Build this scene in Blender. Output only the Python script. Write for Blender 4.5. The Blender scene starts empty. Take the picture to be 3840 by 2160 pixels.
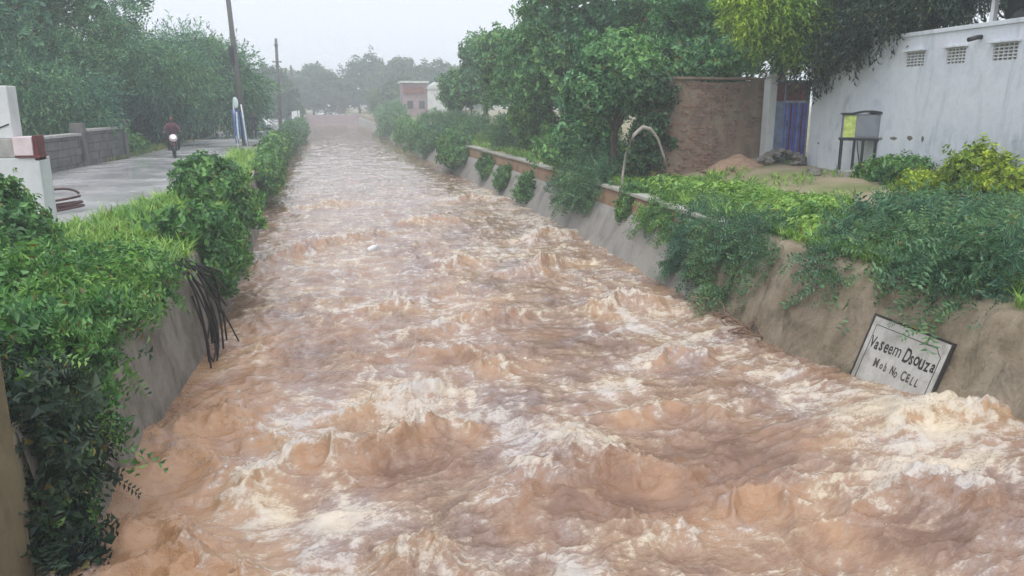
import bpy, bmesh, math, random
import numpy as np
from mathutils import Vector, Matrix

random.seed(7)
rng = np.random.default_rng(11)
R = math.radians
sc = bpy.context.scene
COL = sc.collection

# ------------------------------------------------------------------ camera
cam_d = bpy.data.cameras.new('camera')
cam = bpy.data.objects.new('camera', cam_d)
COL.objects.link(cam)
cam.location = (0, 0, 3.9)
cam.rotation_euler = (R(90 - 13.343), 0, R(-12.791))
cam_d.sensor_width = 36
cam_d.lens = 36 / 2 / math.tan(R(66.5626) / 2)
cam_d.clip_start = 0.05
cam_d.clip_end = 3000
sc.camera = cam

# ------------------------------------------------------------------ sky, sun, exposure
SUN_EL, SUN_AZ = R(62), R(200)
world = bpy.data.worlds.new('World')
sc.world = world
world.use_nodes = True
wn = world.node_tree
wn.nodes.clear()
w_out = wn.nodes.new('ShaderNodeOutputWorld')
w_bg = wn.nodes.new('ShaderNodeBackground')
w_sky = wn.nodes.new('ShaderNodeTexSky')
w_sky.sky_type = 'NISHITA'
w_sky.sun_disc = False
w_sky.sun_elevation = SUN_EL
w_sky.sun_rotation = SUN_AZ
w_sky.dust_density = 4.0
w_sky.air_density = 1.0
w_bg.inputs['Strength'].default_value = 0.05
w_bg2 = wn.nodes.new('ShaderNodeBackground')          # even monsoon overcast over the clear sky
w_bg2.inputs['Color'].default_value = (0.80, 0.84, 0.93, 1)
w_bg2.inputs['Strength'].default_value = 0.96
w_mix = wn.nodes.new('ShaderNodeMixShader')
w_mix.inputs[0].default_value = 0.93
wn.links.new(w_sky.outputs[0], w_bg.inputs['Color'])
wn.links.new(w_bg.outputs[0], w_mix.inputs[1])
wn.links.new(w_bg2.outputs[0], w_mix.inputs[2])
wn.links.new(w_mix.outputs[0], w_out.inputs['Surface'])

sun_d = bpy.data.lights.new('sun', 'SUN')
sun_d.energy = 1.5
sun_d.angle = R(50)
sun_d.color = (1.0, 0.97, 0.92)
sun = bpy.data.objects.new('sun', sun_d)
COL.objects.link(sun)
sun.location = (0, 0, 60)
sun.rotation_euler = (R(90) - SUN_EL, 0, R(180) - SUN_AZ)

sc.view_settings.view_transform = 'Standard'
sc.view_settings.look = 'None'
sc.view_settings.exposure = 0.45
sc.view_settings.gamma = 1.0
sc.view_settings.use_curve_mapping = False
sc.render.engine = 'CYCLES'
cy = sc.cycles
cy.max_bounces = 4
cy.diffuse_bounces = 2
cy.glossy_bounces = 2
cy.transmission_bounces = 4
cy.transparent_max_bounces = 6
cy.volume_bounces = 1
cy.use_denoising = True
cy.use_adaptive_sampling = True
cy.adaptive_threshold = 0.03

# ------------------------------------------------------------------ materials
MATS = {}


class NT:
    def __init__(self, name):
        m = bpy.data.materials.new(name)
        m.use_nodes = True
        self.m = m
        self.t = m.node_tree
        self.t.nodes.clear()
        self.out = self.n('ShaderNodeOutputMaterial')

    def n(self, typ, **kw):
        nd = self.t.nodes.new(typ)
        for k, v in kw.items():
            setattr(nd, k, v)
        return nd

    def l(self, a, b):
        self.t.links.new(a, b)

    def coords(self, scale=(1, 1, 1), obj=True):
        tc = self.n('ShaderNodeTexCoord')
        mp = self.n('ShaderNodeMapping')
        mp.inputs['Scale'].default_value = scale
        if obj:
            self.l(tc.outputs['Object'], mp.inputs['Vector'])
        else:
            g = self.n('ShaderNodeNewGeometry')
            self.l(g.outputs['Position'], mp.inputs['Vector'])
        return mp.outputs['Vector']

    def noise(self, vec, scale, detail=4, rough=0.55, dist=0.0):
        nz = self.n('ShaderNodeTexNoise')
        nz.inputs['Scale'].default_value = scale
        nz.inputs['Detail'].default_value = detail
        nz.inputs['Roughness'].default_value = rough
        nz.inputs['Distortion'].default_value = dist
        if vec is not None:
            self.l(vec, nz.inputs['Vector'])
        return nz.outputs['Fac']

    def ramp(self, fac, stops, interp='LINEAR'):
        r = self.n('ShaderNodeValToRGB')
        r.color_ramp.interpolation = interp
        e = r.color_ramp.elements
        while len(e) > 1:
            e.remove(e[-1])
        e[0].position = stops[0][0]
        e[0].color = (*stops[0][1], 1)
        for p, c in stops[1:]:
            x = e.new(p)
            x.color = (*c, 1)
        self.l(fac, r.inputs['Fac'])
        return r.outputs['Color']

    def mix(self, fac, a, b, blend='MIX'):
        mx = self.n('ShaderNodeMix', data_type='RGBA', blend_type=blend)
        for sock, v in ((mx.inputs[0], fac), (mx.inputs[6], a), (mx.inputs[7], b)):
            if isinstance(v, (int, float)):
                sock.default_value = v
            elif isinstance(v, tuple):
                sock.default_value = (*v, 1)
            else:
                self.l(v, sock)
        return mx.outputs[2]

    def math(self, op, a, b=None, clamp=False):
        mt = self.n('ShaderNodeMath', operation=op, use_clamp=clamp)
        for i, v in enumerate((a, b)):
            if v is None:
                continue
            if isinstance(v, (int, float)):
                mt.inputs[i].default_value = v
            else:
                self.l(v, mt.inputs[i])
        return mt.outputs[0]

    def bump(self, height, strength=0.3, dist=0.02):
        b = self.n('ShaderNodeBump')
        b.inputs['Strength'].default_value = strength
        b.inputs['Distance'].default_value = dist
        self.l(height, b.inputs['Height'])
        return b.outputs['Normal']

    def principled(self, color, rough=0.8, metal=0.0, spec=0.5, normal=None):
        p = self.n('ShaderNodeBsdfPrincipled')
        for k, v in (('Base Color', color), ('Roughness', rough), ('Metallic', metal), ('Specular IOR Level', spec)):
            s = p.inputs[k]
            if isinstance(v, tuple):
                s.default_value = (*v, 1)
            elif isinstance(v, (int, float)):
                s.default_value = v
            else:
                self.l(v, s)
        if normal is not None:
            self.l(normal, p.inputs['Normal'])
        self.l(p.outputs[0], self.out.inputs['Surface'])
        return p


def mat_plain(name, color, rough=0.6, metal=0.0, var=0.25, scale=6.0, bump=0.15, spec=0.5):
    k = NT(name)
    v = k.coords(obj=False)
    f = k.noise(v, scale, 5)
    dark = tuple(c * (1 - var) for c in color)
    lite = tuple(min(1, c * (1 + var * 0.7)) for c in color)
    c = k.ramp(f, [(0.3, dark), (0.7, lite)])
    nm = k.bump(k.noise(v, scale * 6, 3), bump, 0.01)
    k.principled(c, rough, metal, spec, nm)
    MATS[name] = k.m
    return k.m


def mat_stained(name, cols, scale=1.2, streak=True, rough=0.9, bump=0.4, bscale=14, stain=(0.05, 0.05, 0.035), stain_amt=0.6):
    """Plaster, concrete or earth: two-scale colour mottling plus damp runs."""
    k = NT(name)
    v = k.coords(obj=False)
    f = k.noise(v, scale, 7, 0.65, 0.4)
    n = len(cols)
    c = k.ramp(f, [(0.28 + 0.44 * i / max(1, n - 1), cols[i]) for i in range(n)])
    f2 = k.noise(v, scale * 7, 5, 0.7)
    c = k.mix(k.math('MULTIPLY', f2, 0.5), c, k.mix(1.0, c, (0.55, 0.52, 0.46), 'MULTIPLY'))
    if streak:
        vs = k.coords((2.2, 2.2, 0.45), obj=False)
        s = k.noise(vs, 1.1, 7, 0.72, 0.9)
        m = k.ramp(s, [(0.52, (0, 0, 0)), (0.75, (stain_amt,) * 3)])
        c = k.mix(m, c, stain)
    hb = k.math('ADD', k.noise(v, bscale, 6, 0.7), k.math('MULTIPLY', k.noise(v, bscale * 0.18, 3), 2.0))
    nm = k.bump(hb, bump, 0.03)
    k.principled(c, rough, 0, 0.35, nm)
    MATS[name] = k.m
    return k.m


def mat_leaf(name, dark, mid, lite, patch=0.8, trans=0.3, rough=0.45):
    k = NT(name)
    g = k.n('ShaderNodeNewGeometry')
    c = k.ramp(g.outputs['Random Per Island'], [(0.0, dark), (0.45, mid), (0.88, lite), (0.972, tuple(min(1, x * 1.3) for x in lite)), (0.980, (0.24, 0.21, 0.07)), (1.0, (0.15, 0.10, 0.045))])
    pn = k.noise(k.coords(obj=False), patch, 3)
    tint = k.ramp(pn, [(0.35, (0.62, 0.74, 0.80)), (0.65, (1.28, 1.18, 0.86))])
    c = k.mix(1.0, c, tint, 'MULTIPLY')
    p = k.n('ShaderNodeBsdfPrincipled')
    k.l(c, p.inputs['Base Color'])
    p.inputs['Roughness'].default_value = rough
    p.inputs['Specular IOR Level'].default_value = 0.4
    t = k.n('ShaderNodeBsdfTranslucent')
    k.l(k.mix(1.0, c, (1.1, 1.25, 0.6), 'MULTIPLY'), t.inputs['Color'])
    ms = k.n('ShaderNodeMixShader')
    ms.inputs[0].default_value = trans
    k.l(p.outputs[0], ms.inputs[1])
    k.l(t.outputs[0], ms.inputs[2])
    k.l(ms.outputs[0], k.out.inputs['Surface'])
    MATS[name] = k.m
    return k.m


mat_leaf('leaf_feather', (0.050, 0.125, 0.080), (0.095, 0.215, 0.130), (0.18, 0.33, 0.20))
mat_leaf('leaf_broad', (0.040, 0.115, 0.050), (0.085, 0.215, 0.080), (0.19, 0.37, 0.14))
mat_leaf('leaf_vine', (0.040, 0.115, 0.040), (0.100, 0.250, 0.080), (0.24, 0.43, 0.15), patch=1.3)
mat_leaf('leaf_bright', (0.11, 0.23, 0.055), (0.21, 0.39, 0.095), (0.36, 0.55, 0.17), patch=1.2)
mat_leaf('leaf_yellow', (0.10, 0.17, 0.020), (0.24, 0.36, 0.040), (0.42, 0.53, 0.07), patch=1.5)
mat_leaf('leaf_willow', (0.12, 0.22, 0.035), (0.27, 0.43, 0.075), (0.48, 0.62, 0.15), trans=0.4, patch=0.7)
mat_leaf('leaf_deep', (0.012, 0.030, 0.026), (0.024, 0.054, 0.040), (0.045, 0.085, 0.05), trans=0.12)  # leaf colour darkened to carry the shade of the backlit canopy
mat_leaf('leaf_shade', (0.022, 0.060, 0.034), (0.045, 0.115, 0.058), (0.09, 0.19, 0.09))  # shade by the brown wall is put into this leaf colour
mat_leaf('leaf_road', (0.040, 0.125, 0.105), (0.095, 0.235, 0.175), (0.20, 0.37, 0.24), patch=0.35)
mat_leaf('leaf_right', (0.042, 0.125, 0.072), (0.095, 0.245, 0.118), (0.24, 0.46, 0.22), patch=0.5)
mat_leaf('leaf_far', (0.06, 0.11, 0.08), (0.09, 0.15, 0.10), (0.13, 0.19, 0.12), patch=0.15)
mat_leaf('grass', (0.12, 0.24, 0.055), (0.23, 0.41, 0.10), (0.40, 0.58, 0.20), patch=1.1, rough=0.6)
mat_leaf('grass_dry', (0.12, 0.17, 0.06), (0.24, 0.31, 0.12), (0.38, 0.43, 0.20), patch=1.1, rough=0.6)
mat_plain('bark', (0.10, 0.080, 0.062), 0.9, var=0.4, scale=5, bump=0.6)
mat_plain('bark_pale', (0.34, 0.31, 0.27), 0.9, var=0.35, scale=9, bump=0.5)
mat_plain('twig', (0.12, 0.085, 0.05), 0.9, var=0.4, scale=9, bump=0.4)
mat_plain('drift', (0.21, 0.13, 0.085), 0.85, var=0.45, scale=9, bump=0.4)
mat_stained('revetment', [(0.085, 0.075, 0.05), (0.20, 0.165, 0.11), (0.31, 0.255, 0.18), (0.38, 0.32, 0.24), (0.17, 0.15, 0.10)], 1.5, stain=(0.035, 0.034, 0.022), stain_amt=0.85, bump=0.9)
mat_stained('revetment_grey', [(0.20, 0.195, 0.18), (0.36, 0.345, 0.32), (0.42, 0.39, 0.35)], 0.8, stain=(0.09, 0.09, 0.08), stain_amt=0.5, bump=0.35)
mat_stained('parapet_clay', [(0.27, 0.17, 0.10), (0.40, 0.26, 0.16), (0.36, 0.29, 0.21)], 1.4, stain=(0.10, 0.08, 0.05), stain_amt=0.6, bump=0.5)
mat_stained('coping', [(0.30, 0.30, 0.26), (0.48, 0.48, 0.43), (0.40, 0.42, 0.36)], 1.5, streak=False)
mat_stained('wall_left', [(0.10, 0.09, 0.075), (0.21, 0.19, 0.16), (0.32, 0.295, 0.26), (0.18, 0.16, 0.135)], 1.3, stain=(0.035, 0.032, 0.028), stain_amt=0.8, bump=0.7)
mat_stained('abutment', [(0.10, 0.085, 0.05), (0.20, 0.17, 0.10), (0.26, 0.22, 0.14)], 0.9, stain=(0.04, 0.035, 0.025), stain_amt=0.8)
mat_stained('mud_wall', [(0.15, 0.105, 0.085), (0.27, 0.195, 0.155), (0.33, 0.265, 0.20), (0.24, 0.16, 0.13)], 1.7, stain=(0.09, 0.068, 0.055), stain_amt=0.7, bump=0.8)
mat_stained('whitewash', [(0.50, 0.55, 0.61), (0.73, 0.78, 0.86), (0.80, 0.84, 0.91), (0.70, 0.76, 0.83)], 1.1, streak=True, stain=(0.25, 0.285, 0.31), stain_amt=0.55, bump=0.25)
mat_stained('whitewash_bare', [(0.66, 0.68, 0.70), (0.78, 0.80, 0.82)], 1.0, stain=(0.40, 0.42, 0.42), stain_amt=0.4, bump=0.2)
mat_stained('boundary_stone', [(0.08, 0.078, 0.078), (0.14, 0.135, 0.13), (0.20, 0.19, 0.185)], 1.3, stain=(0.07, 0.07, 0.06), stain_amt=0.6)
mat_stained('soil', [(0.20, 0.145, 0.10), (0.30, 0.225, 0.16), (0.36, 0.28, 0.20)], 1.6, streak=False)
mat_stained('sand', [(0.27, 0.175, 0.12), (0.38, 0.255, 0.18), (0.46, 0.33, 0.245)], 4.0, streak=False)
mat_plain('rubble', (0.20, 0.185, 0.165), 0.9, var=0.4, scale=4, bump=0.6)
mat_plain('brick', (0.265, 0.165, 0.125), 0.9, var=0.5, scale=5, bump=0.6)
mat_plain('concrete', (0.36, 0.35, 0.33), 0.85, var=0.3, scale=4, bump=0.4)
mat_plain('pole_concrete', (0.13, 0.125, 0.12), 0.85, var=0.3, scale=3, bump=0.3)
mat_plain('wire', (0.05, 0.05, 0.05), 0.6, var=0.1)
mat_plain('rubber', (0.012, 0.012, 0.014), 0.45, var=0.3)
mat_plain('coil_red', (0.075, 0.028, 0.030), 0.5, var=0.4)
mat_plain('cable', (0.012, 0.010, 0.011), 0.5, var=0.4)
mat_plain('black_metal', (0.018, 0.022, 0.026), 0.5, var=0.3)
mat_plain('grey_metal', (0.30, 0.32, 0.35), 0.55, metal=0.0, var=0.15, scale=5)
mat_plain('box_grey', (0.22, 0.235, 0.265), 0.5, var=0.15, scale=5)
mat_plain('yellow_panel', (0.50, 0.60, 0.16), 0.6, var=0.35, scale=9)
mat_plain('gate_blue', (0.10, 0.15, 0.60), 0.55, var=0.45, scale=5)
mat_plain('gate_violet', (0.16, 0.09, 0.36), 0.55, var=0.4, scale=5)
mat_plain('gate_blue_pale', (0.24, 0.29, 0.44), 0.6, var=0.3, scale=5)
mat_plain('maroon', (0.16, 0.022, 0.026), 0.6, var=0.3)
mat_plain('dark_hole', (0.03, 0.032, 0.036), 0.9, var=0.1)  # near-black tone, also stands in for unlit vent and shed insides
mat_plain('paint_white', (0.76, 0.77, 0.77), 0.4, var=0.10, scale=3, bump=0.03)
mat_plain('paint_pink', (0.70, 0.58, 0.60), 0.6, var=0.15, scale=5)
mat_plain('paint_red', (0.16, 0.035, 0.045), 0.6, var=0.3, scale=6)
mat_stained('sign_white', [(0.30, 0.29, 0.26), (0.56, 0.55, 0.52), (0.66, 0.65, 0.62)], 2.6, stain=(0.16, 0.14, 0.11), stain_amt=0.8, bump=0.4)
mat_plain('sign_faded', (0.085, 0.078, 0.066), 0.8, var=0.4, scale=12)
mat_plain('sign_black', (0.030, 0.026, 0.022), 0.8, var=0.4, scale=12)
mat_plain('banner_blue', (0.11, 0.17, 0.44), 0.7, var=0.35, scale=5)
mat_plain('banner_pale', (0.62, 0.74, 0.76), 0.7, var=0.15, scale=5)
mat_plain('skin', (0.16, 0.085, 0.055), 0.55, var=0.1)
mat_plain('hair', (0.012, 0.010, 0.010), 0.6, var=0.2)
mat_plain('cloth_maroon', (0.13, 0.045, 0.060), 0.85, var=0.2)
mat_plain('cloth_dark', (0.018, 0.022, 0.032), 0.85, var=0.2)
mat_plain('roof_red', (0.24, 0.10, 0.085), 0.8, var=0.35, scale=3)
mat_plain('house_pale', (0.62, 0.64, 0.62), 0.8, var=0.15, scale=1.5)
mat_plain('house_mauve', (0.34, 0.25, 0.26), 0.8, var=0.2, scale=1.5)


def mat_glass():
    k = NT('window_glass')
    k.principled((0.03, 0.04, 0.045), 0.08, 0, 0.8)
    MATS['window_glass'] = k.m


def mat_emit_head():
    k = NT('headlamp_glass')
    p = k.principled((0.85, 0.85, 0.85), 0.15, 0, 0.6)
    p.inputs['Emission Color'].default_value = (1, 0.97, 0.94, 1)
    p.inputs['Emission Strength'].default_value = 0.7
    MATS['headlamp_glass'] = k.m


def mat_road():
    k = NT('wet_road')
    v = k.coords(obj=False)
    f = k.noise(v, 0.5, 6, 0.6, 0.4)
    c = k.ramp(f, [(0.3, (0.33, 0.33, 0.345)), (0.55, (0.45, 0.445, 0.455)), (0.75, (0.52, 0.505, 0.51))])
    vs = k.coords((1.6, 0.12, 1), obj=False)
    s = k.noise(vs, 1.2, 5, 0.6)
    c = k.mix(k.ramp(s, [(0.5, (0, 0, 0)), (0.72, (0.6, 0.6, 0.6))]), c, (0.47, 0.43, 0.42))
    wet = k.ramp(k.noise(v, 0.35, 4, 0.6), [(0.40, (0.05,) * 3), (0.62, (0.38,) * 3)])
    nm = k.bump(k.noise(v, 22, 5), 0.12, 0.01)
    k.principled(c, wet, 0, 0.5, nm)
    MATS['wet_road'] = k.m


def mat_ground():
    k = NT('ground_earth')
    v = k.coords(obj=False)
    f = k.noise(v, 0.55, 7, 0.65, 0.5)
    c = k.ramp(f, [(0.28, (0.10, 0.15, 0.045)), (0.42, (0.21, 0.22, 0.10)), (0.54, (0.33, 0.275, 0.19)), (0.72, (0.38, 0.30, 0.215))])
    nm = k.bump(k.noise(v, 8, 6, 0.7), 0.6, 0.05)
    k.principled(c, 0.9, 0, 0.3, nm)
    MATS['ground_earth'] = k.m


def mat_water():
    k = NT('flood_water')
    a = k.n('ShaderNodeAttribute', attribute_name='foam')
    b = k.n('ShaderNodeAttribute', attribute_name='silt')
    v = k.coords(obj=False)
    silt = k.math('ADD', b.outputs['Fac'], k.math('MULTIPLY', k.math('SUBTRACT', k.noise(v, 1.6, 6, 0.65, 0.8), 0.5), 0.8), clamp=True)
    body = k.ramp(silt, [(0.0, (0.130, 0.068, 0.046)), (0.35, (0.205, 0.114, 0.075)), (0.7, (0.32, 0.176, 0.102)), (1.0, (0.44, 0.25, 0.135))])
    vn = k.coords((1.0, 1.5, 1.0), obj=False)
    n1 = k.noise(vn, 7.0, 8, 0.78, 1.4)
    n2 = k.noise(vn, 26.0, 5, 0.7, 0.8)
    nn = k.math('ADD', k.math('MULTIPLY', n1, 0.6), k.math('MULTIPLY', n2, 0.4))
    ff = k.math('ADD', a.outputs['Fac'], k.math('MULTIPLY', k.math('SUBTRACT', nn, 0.5), 1.7))
    milk = k.ramp(ff, [(0.16, (0, 0, 0)), (0.62, (0.85,) * 3)])
    c = k.mix(milk, body, k.ramp(k.noise(v, 0.8, 5, 0.65, 0.5), [(0.36, (0.35, 0.285, 0.275)), (0.5, (0.40, 0.28, 0.205)), (0.66, (0.47, 0.335, 0.20))]))
    fm = k.ramp(ff, [(0.52, (0, 0, 0)), (0.70, (0.6,) * 3), (1.0, (1, 1, 1))])
    fcol = k.ramp(k.noise(v, 0.9, 4), [(0.35, (0.62, 0.58, 0.56)), (0.65, (0.70, 0.60, 0.45))])
    c = k.mix(fm, c, fcol)
    rg = k.mix(fm, (0.06,) * 3, (0.42,) * 3)
    h = k.math('ADD', k.math('MULTIPLY', k.noise(vn, 10.0, 6, 0.65, 1.0), 1.0), k.math('MULTIPLY', k.noise(vn, 38.0, 4, 0.7), 0.3))
    sp = k.n('ShaderNodeSeparateXYZ')
    k.l(v, sp.inputs[0])
    mr = k.n('ShaderNodeMapRange')
    mr.inputs['From Min'].default_value = 10
    mr.inputs['From Max'].default_value = 45
    mr.inputs['To Min'].default_value = 1.0
    mr.inputs['To Max'].default_value = 0.22
    k.l(sp.outputs['Y'], mr.inputs['Value'])
    nm = k.bump(k.math('MULTIPLY', h, k.math('MULTIPLY', mr.outputs[0], k.math('ADD', 0.30, k.math('MULTIPLY', k.n('ShaderNodeAttribute', attribute_name='chop').outputs['Fac'], 0.75)))), 0.5, 0.05)
    k.principled(c, rg, 0, 0.7, nm)
    MATS['flood_water'] = k.m


def mat_spray():
    k = NT('spray')
    g = k.n('ShaderNodeNewGeometry')
    c = k.ramp(g.outputs['Random Per Island'], [(0, (0.26, 0.16, 0.10)), (0.5, (0.40, 0.29, 0.21)), (1, (0.58, 0.49, 0.40))])
    k.principled(c, 0.35, 0, 0.5)
    MATS['spray'] = k.m


mat_glass(); mat_emit_head(); mat_road(); mat_ground(); mat_water(); mat_spray()


# ------------------------------------------------------------------ mesh helpers
def link(name, me, parent=None, mat=None):
    o = bpy.data.objects.new(name, me)
    COL.objects.link(o)
    if parent is not None:
        o.parent = parent
    if mat is not None:
        me.materials.append(MATS[mat])
    return o


def tag(o, label=None, cat=None, group=None, kind=None):
    if label:
        o['label'] = label
    if cat:
        o['category'] = cat
    if group:
        o['group'] = group
    if kind:
        o['kind'] = kind
    return o


def thing(name, label, cat, loc=(0, 0, 0), rz=0.0, group=None):
    o = bpy.data.objects.new(name, None)
    o.empty_display_size = 0.2
    COL.objects.link(o)
    o.location = loc
    o.rotation_euler = (0, 0, rz)
    return tag(o, label, cat, group)


def np_mesh(name, V, Q, smooth=False):
    me = bpy.data.meshes.new(name)
    V = np.asarray(V, np.float32)
    Q = np.asarray(Q, np.int32)
    n, k = Q.shape
    me.vertices.add(len(V))
    me.vertices.foreach_set('co', V.ravel())
    me.loops.add(n * k)
    me.loops.foreach_set('vertex_index', Q.ravel())
    me.polygons.add(n)
    me.polygons.foreach_set('loop_start', np.arange(n, dtype=np.int32) * k)
    me.polygons.foreach_set('loop_total', np.full(n, k, np.int32))
    me.polygons.foreach_set('use_smooth', np.full(n, smooth))
    me.update(calc_edges=True)
    return me


class MB:
    """Collects solids, then links them as ONE mesh object."""

    def __init__(self):
        self.b = bmesh.new()

    def box(self, lo, hi, bev=0.0, M=None):
        b2 = bmesh.new()
        bmesh.ops.create_cube(b2, size=1.0)
        for v in b2.verts:
            v.co = Vector([lo[i] + (hi[i] - lo[i]) * (v.co[i] + 0.5) for i in range(3)])
        if bev > 0:
            bmesh.ops.bevel(b2, geom=list(b2.edges), offset=bev, segments=2, profile=0.6, affect='EDGES')
        self._take(b2, M)
        return self

    def _take(self, b2, M=None):
        if M is not None:
            bmesh.ops.transform(b2, matrix=M, verts=b2.verts)
        me = bpy.data.meshes.new('tmp')
        b2.to_mesh(me)
        b2.free()
        self.b.from_mesh(me)
        bpy.data.meshes.remove(me)

    def tube(self, pts, rad, seg=8, cap=True):
        pts = [Vector(p) for p in pts]
        if not hasattr(rad, '__len__'):
            rad = [rad] * len(pts)
        rings = []
        for i, p in enumerate(pts):
            d = (pts[min(i + 1, len(pts) - 1)] - pts[max(i - 1, 0)]).normalized()
            up = Vector((0, 0, 1)) if abs(d.z) < 0.92 else Vector((1, 0, 0))
            s = d.cross(up).normalized()
            t = s.cross(d)
            rings.append([self.b.verts.new(p + (s * math.cos(a) + t * math.sin(a)) * rad[i])
                          for a in [2 * math.pi * j / seg for j in range(seg)]])
        for a, c in zip(rings, rings[1:]):
            for j in range(seg):
                f = self.b.faces.new((a[j], a[(j + 1) % seg], c[(j + 1) % seg], c[j]))
                f.smooth = True
        if cap:
            self.b.faces.new(rings[0][::-1])
            self.b.faces.new(rings[-1])
        return self

    def disc_ring(self, c, axis, r0, r1, w, seg=20):
        """A wheel-like ring (torus of square section) about axis."""
        c = Vector(c)
        ax = Vector(axis).normalized()
        u = ax.cross(Vector((0, 0, 1)))
        u = u.normalized() if u.length > 0.1 else Vector((1, 0, 0))
        v = ax.cross(u)
        prof = [(r0, -w), (r1 * 0.96, -w), (r1, 0), (r1 * 0.96, w), (r0, w)]
        rings = []
        for j in range(seg):
            a = 2 * math.pi * j / seg
            d = u * math.cos(a) + v * math.sin(a)
            rings.append([self.b.verts.new(c + d * r + ax * h) for r, h in prof])
        n = len(prof)
        for j in range(seg):
            p, q = rings[j], rings[(j + 1) % seg]
            for i in range(n):
                f = self.b.faces.new((p[i], p[(i + 1) % n], q[(i + 1) % n], q[i]))
                f.smooth = True
        return self

    def prism(self, poly, axis, a0, a1):
        """Extrude a 2-D polygon along axis 'x','y' or 'z' from a0 to a1."""
        def mk(p, a):
            return {'x': (a, p[0], p[1]), 'y': (p[0], a, p[1]), 'z': (p[0], p[1], a)}[axis]
        A = [self.b.verts.new(mk(p, a0)) for p in poly]
        B = [self.b.verts.new(mk(p, a1)) for p in poly]
        n = len(poly)
        for i in range(n):
            self.b.faces.new((A[i], A[(i + 1) % n], B[(i + 1) % n], B[i]))
        self.b.faces.new(A[::-1])
        self.b.faces.new(B)
        return self

    def blob(self, c, r, sub=2, jit=0.18, seed=0):
        b2 = bmesh.new()
        bmesh.ops.create_icosphere(b2, subdivisions=sub, radius=1)
        rr = random.Random(seed)
        for v in b2.verts:
            k = 1 + rr.uniform(-jit, jit)
            v.co = Vector((c[0] + v.co.x * r[0] * k, c[1] + v.co.y * r[1] * k, c[2] + v.co.z * r[2] * k))
        self._take(b2)
        return self

    def build(self, name, mat, parent=None, smooth=False):
        bmesh.ops.recalc_face_normals(self.b, faces=self.b.faces)
        me = bpy.data.meshes.new(name)
        if smooth:
            for f in self.b.faces:
                f.smooth = True
        self.b.to_mesh(me)
        self.b.free()
        return link(name, me, parent, mat)


# ------------------------------------------------------------------ noise
_perm = rng.permutation(256)
_perm = np.concatenate([_perm, _perm, _perm])
_gr = np.stack([np.cos(np.arange(256) * 2.399), np.sin(np.arange(256) * 2.399)], 1)


def perlin(x, y):
    xi = np.floor(x).astype(int)
    yi = np.floor(y).astype(int)
    xf, yf = x - xi, y - yi
    xi &= 255
    yi &= 255
    u = xf * xf * xf * (xf * (xf * 6 - 15) + 10)
    v = yf * yf * yf * (yf * (yf * 6 - 15) + 10)

    def g(ix, iy, fx, fy):
        h = _perm[_perm[ix & 255] + (iy & 255)]
        return _gr[h, 0] * fx + _gr[h, 1] * fy
    a = g(xi, yi, xf, yf)
    b = g(xi + 1, yi, xf - 1, yf)
    c = g(xi, yi + 1, xf, yf - 1)
    d = g(xi + 1, yi + 1, xf - 1, yf - 1)
    return (a + u * (b - a)) * (1 - v) + (c + u * (d - c)) * v


def fbm(x, y, o=4, g=0.5):
    s, a, t = 0, 1.0, 0
    for i in range(o):
        s = s + a * perlin(x * 2 ** i + 17.3 * i, y * 2 ** i + 9.1 * i)
        t += a
        a *= g
    return s / t * 1.5


def ridge(x, y, o=4, g=0.5):
    s, a, t = 0, 1.0, 0
    for i in range(o):
        r = 1 - np.abs(perlin(x * 2 ** i + 5.3 * i, y * 2 ** i + 31.1 * i)) * 2.0
        s = s + a * r * np.abs(r)
        t += a
        a *= g
    return s / t


def sstep(a, b, x):
    t = np.clip((x - a) / (b - a), 0, 1)
    return t * t * (3 - 2 * t)


# ------------------------------------------------------------------ plan of the canal
LY = [-40, 5, 13, 20, 25, 40, 60, 100, 170, 500]
LX = [-2.35, -2.35, -2.15, -2.2, -2.35, -3.2, -3.75, -3.9, -4.6, -6.5]
RY = [-40, 11, 16, 24, 32, 40, 50, 90, 170, 500]
RX = [6.85, 6.85, 7.05, 7.25, 7.2, 6.95, 6.6, 6.2, 5.2, 3.0]


def xl(y):
    return np.interp(y, LY, LX)


def xr(y):
    return np.interp(y, RY, RX)


ROAD_Z = 1.5


def ground_z(x, y):
    """Ground outside the canal."""
    x = np.asarray(x, float)
    y = np.asarray(y, float)
    n = fbm(x * 0.35 + 3, y * 0.35, 3) * 0.10
    dr = x - xr(y) - 0.75
    zr = 1.60 + 0.55 * sstep(0.3, 4.8, dr) + n * sstep(0.2, 1.5, dr)
    dl = xl(y) - 0.2 - x
    zl = 1.45 + 0.05 * sstep(0.2, 2, dl) + n * 0.6 * sstep(0.2, 0.8, dl) * (1 - sstep(0.9, 1.3, dl)) - 0.02
    # grassy hump beyond the road, behind the stone wall's end
    hump = 0.45 * np.exp(-((x + 11.2) / 1.3) ** 2 - ((y - 43) / 5.0) ** 2)
    far_l = 0.25 * sstep(-10.6, -13, x)
    return np.where(x > 2, zr, zl + hump + far_l)


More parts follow.
